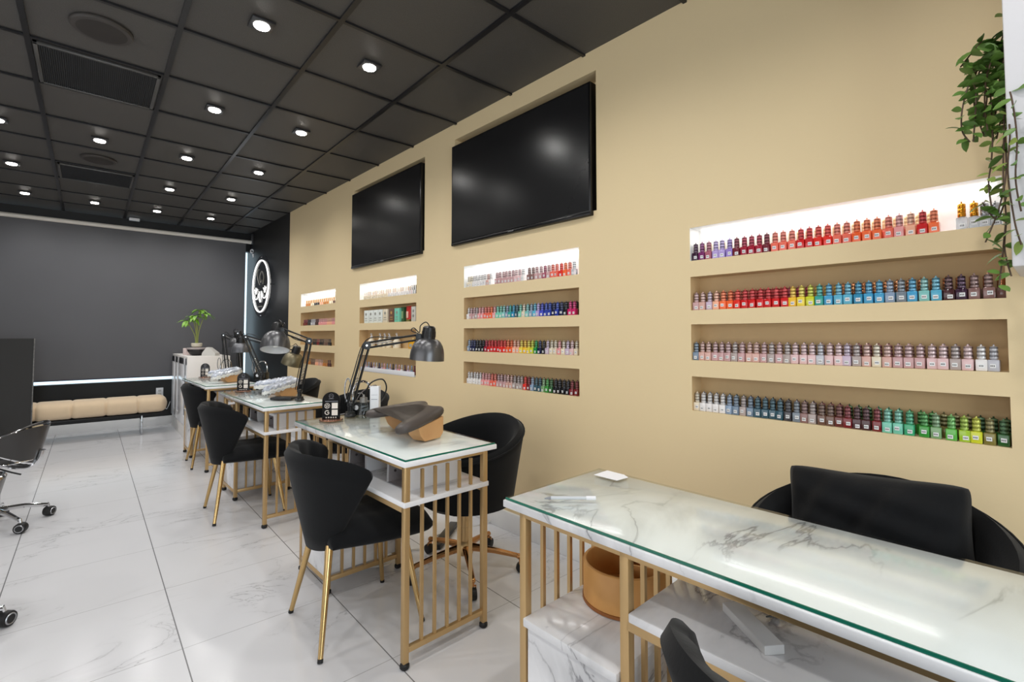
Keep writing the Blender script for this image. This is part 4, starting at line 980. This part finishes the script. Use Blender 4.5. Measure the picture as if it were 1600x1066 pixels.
# ================================================================ nail dryers on the shelves
def dryer(loc,rz,label):
    t=thing('nail_lamp',label,'nail lamp',loc,rz,'white nail curing lamps on the table shelves')
    W,Hh,D=.085,.092,.26
    b=MB()
    def pr(x,s): return [(x,-W*s,0),(x,-W*s*.93,Hh*.97),(x,-W*s*.85,Hh),(x,W*s*.85,Hh),(x,W*s*.93,Hh*.97),(x,W*s,0)]
    b.loops([pr(0,1),pr(D,1)],cap=False)
    Li=lambda x:[(x,-W*.82,.004),(x,-W*.78,Hh*.80),(x,-W*.7,Hh*.84),(x,W*.7,Hh*.84),(x,W*.78,Hh*.80),(x,W*.82,.004)]
    o1=pr(0,1);i1=Li(0); b.add(o1+i1,[(k,k+1,k+7,k+6) for k in range(5)]); 
    b.add(pr(D,1),[tuple(range(6))]); b.obj('housing',whplas,t,fix=True)
    b=MB(); b.loops([Li(0.001),Li(.15)],cap=False); b.add(Li(.15),[tuple(range(6))]); b.obj('mirrored_liner',mat('mirror_liner',(205,198,198),.25,.4,noise=.3,nscale=50),t,fix=False)
    b=MB()
    for k in range(3):
        for sg in (-1,1): b.ball((.03+.045*k,sg*W*.79,.045),.006,8)
    b.obj('led_beads',mat('dark_bead',(60,50,52),.3),t)
    b=MB(); b.lathe([(.020,.0),(.020,.010),(.016,.014)],(D,-.01,.05),18,M=Matrix.Rotation(PI/2,4,'Y')); b.obj('round_button',blackplas,t)
    return t
lb=['white nail curing lamp on the shelf nearest the gold end bars','white nail curing lamp deeper on the same shelf behind the velvet chair',
 'white nail curing lamp on the middle table shelf, near its front bars','white nail curing lamp farther along the middle table shelf','white nail curing lamp under the farthest table top']
for k,(i,y) in enumerate([(1,.22),(1,.58),(2,.20),(2,.56),(3,.24)]):
    dryer(tloc(i,.10,y,.5945),WA+.04,lb[k])
b=MB()
lfm=MB()
for k in range(26):
    a=RR.uniform(0,2*PI); leaf(lfm,(RR.uniform(-.04,.04),RR.uniform(-.06,.06),RR.uniform(.01,.06)),(math.cos(a),math.sin(a),RR.uniform(.1,.8)),.055,.03,.3)
o=lfm.obj('artificial_sprig',mat('dark_sprig',(52,84,40),.5,noise=.3,nscale=30),ang=60,fix=False); o.location=tloc(3,.08,.62,.5945); tag(o,'small dark green leafy sprig under the farthest table top','plant')
# ================================================================ nearest table things
t=thing('bamboo_basket','round bamboo basket with a divider standing under the nearest table','basket',(1.165,.842,.4525))
r_=.118;h_=.108
bam=mat('bamboo',(226,172,104),.45,noise=.45,nscale=9,tint=(198,138,72),bump=.2,bscale=60)
b=MB(); b.lathe([(r_-.004,.008),(r_,.010),(r_,h_-.003),(r_-.003,h_),(r_-.009,h_),(r_-.011,h_-.003),(r_-.011,.014),(.002,.014)],n=48); b.obj('wall',bam,t,ang=50)
b=MB(); b.lathe([(r_-.006,0),(r_+.002,.001),(r_+.002,.009),(r_-.01,.0105)],n=48); b.obj('base_ring',mat('dark_bamboo',(150,92,44),.5),t)
b=MB(); b.box(-r_+.012,r_-.012,-.004,.004,.014,h_-.006,.001); b.box(-.004,.004,-r_+.012,.0,.014,h_-.012,.001); o=b.obj('divider',bam,t); o.rotation_euler=(0,0,.5)
b=MB(); b.box(-.02,.02,-.075,.075,0,.018,.001); o=b.obj('buffer_block',mat('white_foam',(226,226,226),.6)); o.location=(1.035,.438,.5945); o.rotation_euler=(0,0,-.62); tag(o,'long white block lying on the shelf under the nearest table top','block')
t=thing('hair_clip','small black clip lying beyond the white block on the shelf','clip',(1.115,.425,.5945),-.5)
b=MB(); b.tube([(-.018,0,.006),(-.006,0,.006),(.004,0,.007),(.014,0,.006)],[.0015,.002,.006,.002],8); b.obj('clip_body',blackplas,t)
b=MB(); b.lathe([(.006,.003),(.006,.007)],n=10); b.obj('hinge',chrome,t)
t=thing('acrylic_stick','clear plastic pen-like stick lying on the nearest table top','stick',(.99,.888,.7605),-.74)
acm=mat('frosted_acrylic',(205,208,212),.15,coat=.5)
b=MB(); b.tube([(-.055,0,.0),(.040,0,.0)],.0045,10); b.obj('barrel',acm,t); b=MB(); b.tube([(.040,0,0),(.066,0,0)],.0055,10); b.obj('cap',mat('white_clip_cap',(232,232,236),.2),t); b=MB(); b.tube([(-.072,0,-.002),(-.055,0,0)],[.002,.0045],8); b.obj('tip',mat('grey_tip',(140,142,146),.3),t)
b=MB(); q=catmull([(-.035,-.045),(.030,-.045),(.036,-.02),(.036,.04),(-.035,.045)],4); b.loops([[(x,y,0) for x,y in [(-.033,-.04),(.02,-.045),(.035,-.02),(.036,.045),(-.035,.045)]],[(x,y,.0012) for x,y in [(-.033,-.04),(.02,-.045),(.035,-.02),(.036,.045),(-.035,.045)]]]); o=b.obj('paper_card',mat('white_card',(240,240,244),.5)); o.location=(1.255,.952,.7555); o.rotation_euler=(0,0,WA); tag(o,'white card at the back corner of the nearest table top','card')
# ================================================================ salon stools at the left
def stool(loc,rz,label,first=None):
    t=thing('salon_stool',label,'stool',loc,rz,'chrome-edged salon stools at the left')
    gry=mat('dark_grey_vinyl',(52,50,49),.35,coat=.2)
    b=MB(); b.lathe([(.02,.40),(.17,.402),(.19,.42),(.195,.445),(.18,.47),(.12,.485),(.01,.488)],n=32); b.obj('seat',gry,t)
    b=MB(); b.tube([(.197*math.cos(2*PI*k/40),.197*math.sin(2*PI*k/40),.415) for k in range(40)],.006,8,closed=True); b.obj('seat_trim',chrome,t)
    # back shell centred on +x
    A=math.radians(88)
    def hw(a): return max(.006,.118*max(0,math.cos(a/A*PI/2))**.75)
    def sh(u,v,off):
        a=(u*2-1)*A; h=hw(a); z=.50+.035*abs(math.sin(a))+ (v*2-1)*h
        r=.185+off+.05*v
        return Vector((r*math.cos(a),r*math.sin(a)*1.05,z))
    nu=41; L=[]
    for i in range(nu):
        u=i/(nu-1); L.append([sh(u,v,.012) for v in (0,.2,.4,.6,.8,1)]+[sh(u,v,-.012) for v in (1,.8,.6,.4,.2,0)])
    b=MB(); b.loops(L); b.obj('backrest',gry,t,ang=60)
    pts=[sh(i/40,1,0) for i in range(41)]+[sh(1-i/40,0,0) for i in range(1,40)]
    b=MB(); b.tube(pts,.0105,8,closed=True); b.obj('chrome_edge',chrome,t)
    b=MB(); b.tube(catmull([(.0,.03,.40),(.15,.03,.36),(.205,.02,.40),(.222,.015,.46)],5,False),.012,8); b.tube(catmull([(.0,-.03,.40),(.15,-.03,.36),(.205,-.02,.40),(.222,-.015,.46)],5,False),.012,8); b.obj('back_support',chrome,t)
    b=MB(); b.tube([(.02,-.09,.395),(.14,-.18,.37),(.19,-.21,.36)],.005,8); b.obj('height_lever',blackplas,t)
    b=MB(); b.lathe([(.03,.09),(.03,.22),(.018,.22),(.018,.40)],n=18); b.obj('gas_column',chrome,t)
    for k in range(5):
        a=2*PI*k/5+.50; c,s=math.cos(a),math.sin(a)
        b=MB(); b.tube([(0,0,.11),(c*.14,s*.14,.10),(c*.25,s*.25,.075)],[.018,.014,.011],10); l=b.obj('base_arm',chrome,t)
        b=MB(); Mx=Matrix.Rotation(a+.7,4,'Z')@Matrix.Rotation(PI/2,4,'X'); b.lathe([(.010,-.024),(.029,-.022),(.031,-.016),(.031,.016),(.029,.022),(.010,.024)],(c*.26,s*.26,.0315),20,M=Mx); wl=b.obj('caster_wheel',blackrub,l)
        b=MB()
        for sg in (-1,1): b.tube([tuple(Mx.to_3x3()@Vector((.020*math.cos(2*PI*q/20),.020*math.sin(2*PI*q/20),sg*.0235))+Vector((c*.26,s*.26,.0315))) for q in range(20)],.003,5,closed=True)
        b.obj('wheel_ring',mat('grey_ring',(165,165,168),.25,.6),wl)
        b=MB(); b.tube([(c*.25,s*.25,.085),(c*.26,s*.26,.05)],.008,8); b.obj('caster_stem',chrome,l)
    return t
stool((-.425,4.42,0),-.25,'grey vinyl salon stool with chrome edge, farther one below the black wall stub')
stool((-.49,2.87,0),-.35,'grey vinyl salon stool with chrome edge cut by the left picture edge, nearer one')
# ================================================================ hanging ivy
t=thing('hanging_ivy','trailing artificial ivy hanging beside the white cabinet over the lit niche','plant',(1.86,.095,2.02))
RV=random.Random(11)
ivm=mat('ivy_leaf',(118,152,66),.45,noise=.6,nscale=18,tint=(58,98,42)); ivl=mat('ivy_pale_leaf',(150,168,84),.45,noise=.4,nscale=18,tint=(112,140,60)); ivs=mat('vine_stem',(84,64,48),.6)
O=Vector((1.86,.095,2.02))
def vine(pts,n,size=.042,pale=False,name='vine'):
    pts=[Vector(p)-O for p in pts]; c=[Vector(p) for p in catmull([tuple(p) for p in pts],8,False)]
    b=MB(); b.tube(c,.0019,5); v=b.obj(name,ivs,t)
    b=MB(); m=len(c)
    for k in range(n):
        i=min(m-2,int((k+.5)/n*(m-1))); p=c[i]; tg=(c[i+1]-c[i]).normalized()
        a=k*2.4+RV.uniform(-.5,.5); d=Vector((.8*math.cos(a)-.35,math.sin(a),RV.uniform(-.75,.6)))
        s_=size*RV.uniform(.75,1.15)
        leaf(b,p,d,s_,s_*.56,RV.uniform(.0,.35),RV.uniform(-1.2,1.2),.12)
    b.obj('leaves',ivl if pale else ivm,v,ang=60,fix=False)
V=lambda y,z,x=1.84:(x,y,z)
vine([(1.86,.09,2.0),(1.84,.075,2.04),(1.83,.066,2.07)],5,.046)
vine([(1.86,.09,2.0),(1.83,.12,2.01),(1.80,.145,1.97),(1.79,.165,1.94)],11,.046)
vine([(1.86,.09,2.0),(1.82,.115,1.96),(1.80,.13,1.93)],10,.044)
vine([(1.86,.09,1.99),(1.80,.14,1.91),(1.77,.16,1.83),(1.77,.165,1.76),(1.77,.15,1.72)],15,.036)
for k in range(9):
    y0=.075+.008*k; x0=1.80+.012*(k%4)
    vine([(1.86,.09,2.0),(x0,y0,1.93),(x0-.02,y0+.012*math.sin(k*2),1.84),(x0-.03,y0+.010*math.cos(k*3),1.76-.02*(k%3))],22,.038)
vine([(1.84,.09,1.9),(1.79,.105,1.75),(1.79,.112,1.66),(1.78,.118,1.60),(1.77,.112,1.52)],18,.032,True)
vine([(1.84,.085,1.9),(1.78,.085,1.75),(1.775,.09,1.62),(1.77,.088,1.50),(1.76,.092,1.42),(1.76,.082,1.35)],20,.036)
vine([(1.80,.085,1.75),(1.775,.085,1.62),(1.75,.098,1.53),(1.74,.112,1.48),(1.735,.125,1.44)],11,.040)
vine([(1.77,.085,1.56),(1.75,.102,1.50),(1.74,.118,1.52),(1.735,.128,1.545)],7,.040)
vine([(1.775,.088,1.50),(1.76,.095,1.42),(1.755,.098,1.385),(1.75,.105,1.315)],8,.034)
vine([(1.80,.078,1.86),(1.69,.066,1.78),(1.69,.060,1.68),(1.69,.065,1.58),(1.69,.058,1.50)],14,.034)
vine([(1.80,.08,1.80),(1.70,.072,1.70),(1.70,.078,1.60),(1.70,.070,1.48),(1.70,.060,1.42)],14,.032,True)
# ================================================================ camera and light
cam=bpy.data.cameras.new('camera'); cam.sensor_width=36; cam.lens=36*753/1600; cam.clip_start=.02
co=bpy.data.objects.new('camera',cam); COL.objects.link(co); co.location=(0,0,1.2)
co.rotation_euler=(math.radians(92.2),0,-math.radians(41.2))
cam.shift_y=-(533-495.07)/1600
sc.camera=co
area('front_fill',(-.1,YF+.15,1.4),(-PI/2,0,PI),2.8,2.1,62,(.93,.96,1))  # unseen soft fill added behind the camera to even out the room
area('side_fill',(XL+.15,1.5,1.5),(0,-PI/2,0),2.0,5.0,46,(.95,.97,1))  # second added fill, by the closed left wall where no window exists
wd=bpy.data.worlds.new('world'); sc.world=wd; wd.use_nodes=True
bg=wd.node_tree.nodes['Background']; bg.inputs[0].default_value=(.74,.86,1,1); bg.inputs[1].default_value=2.0
sc.view_settings.view_transform='Standard'; sc.view_settings.look='None'; sc.view_settings.gamma=1; sc.view_settings.use_curve_mapping=False
sc.view_settings.exposure=0.0
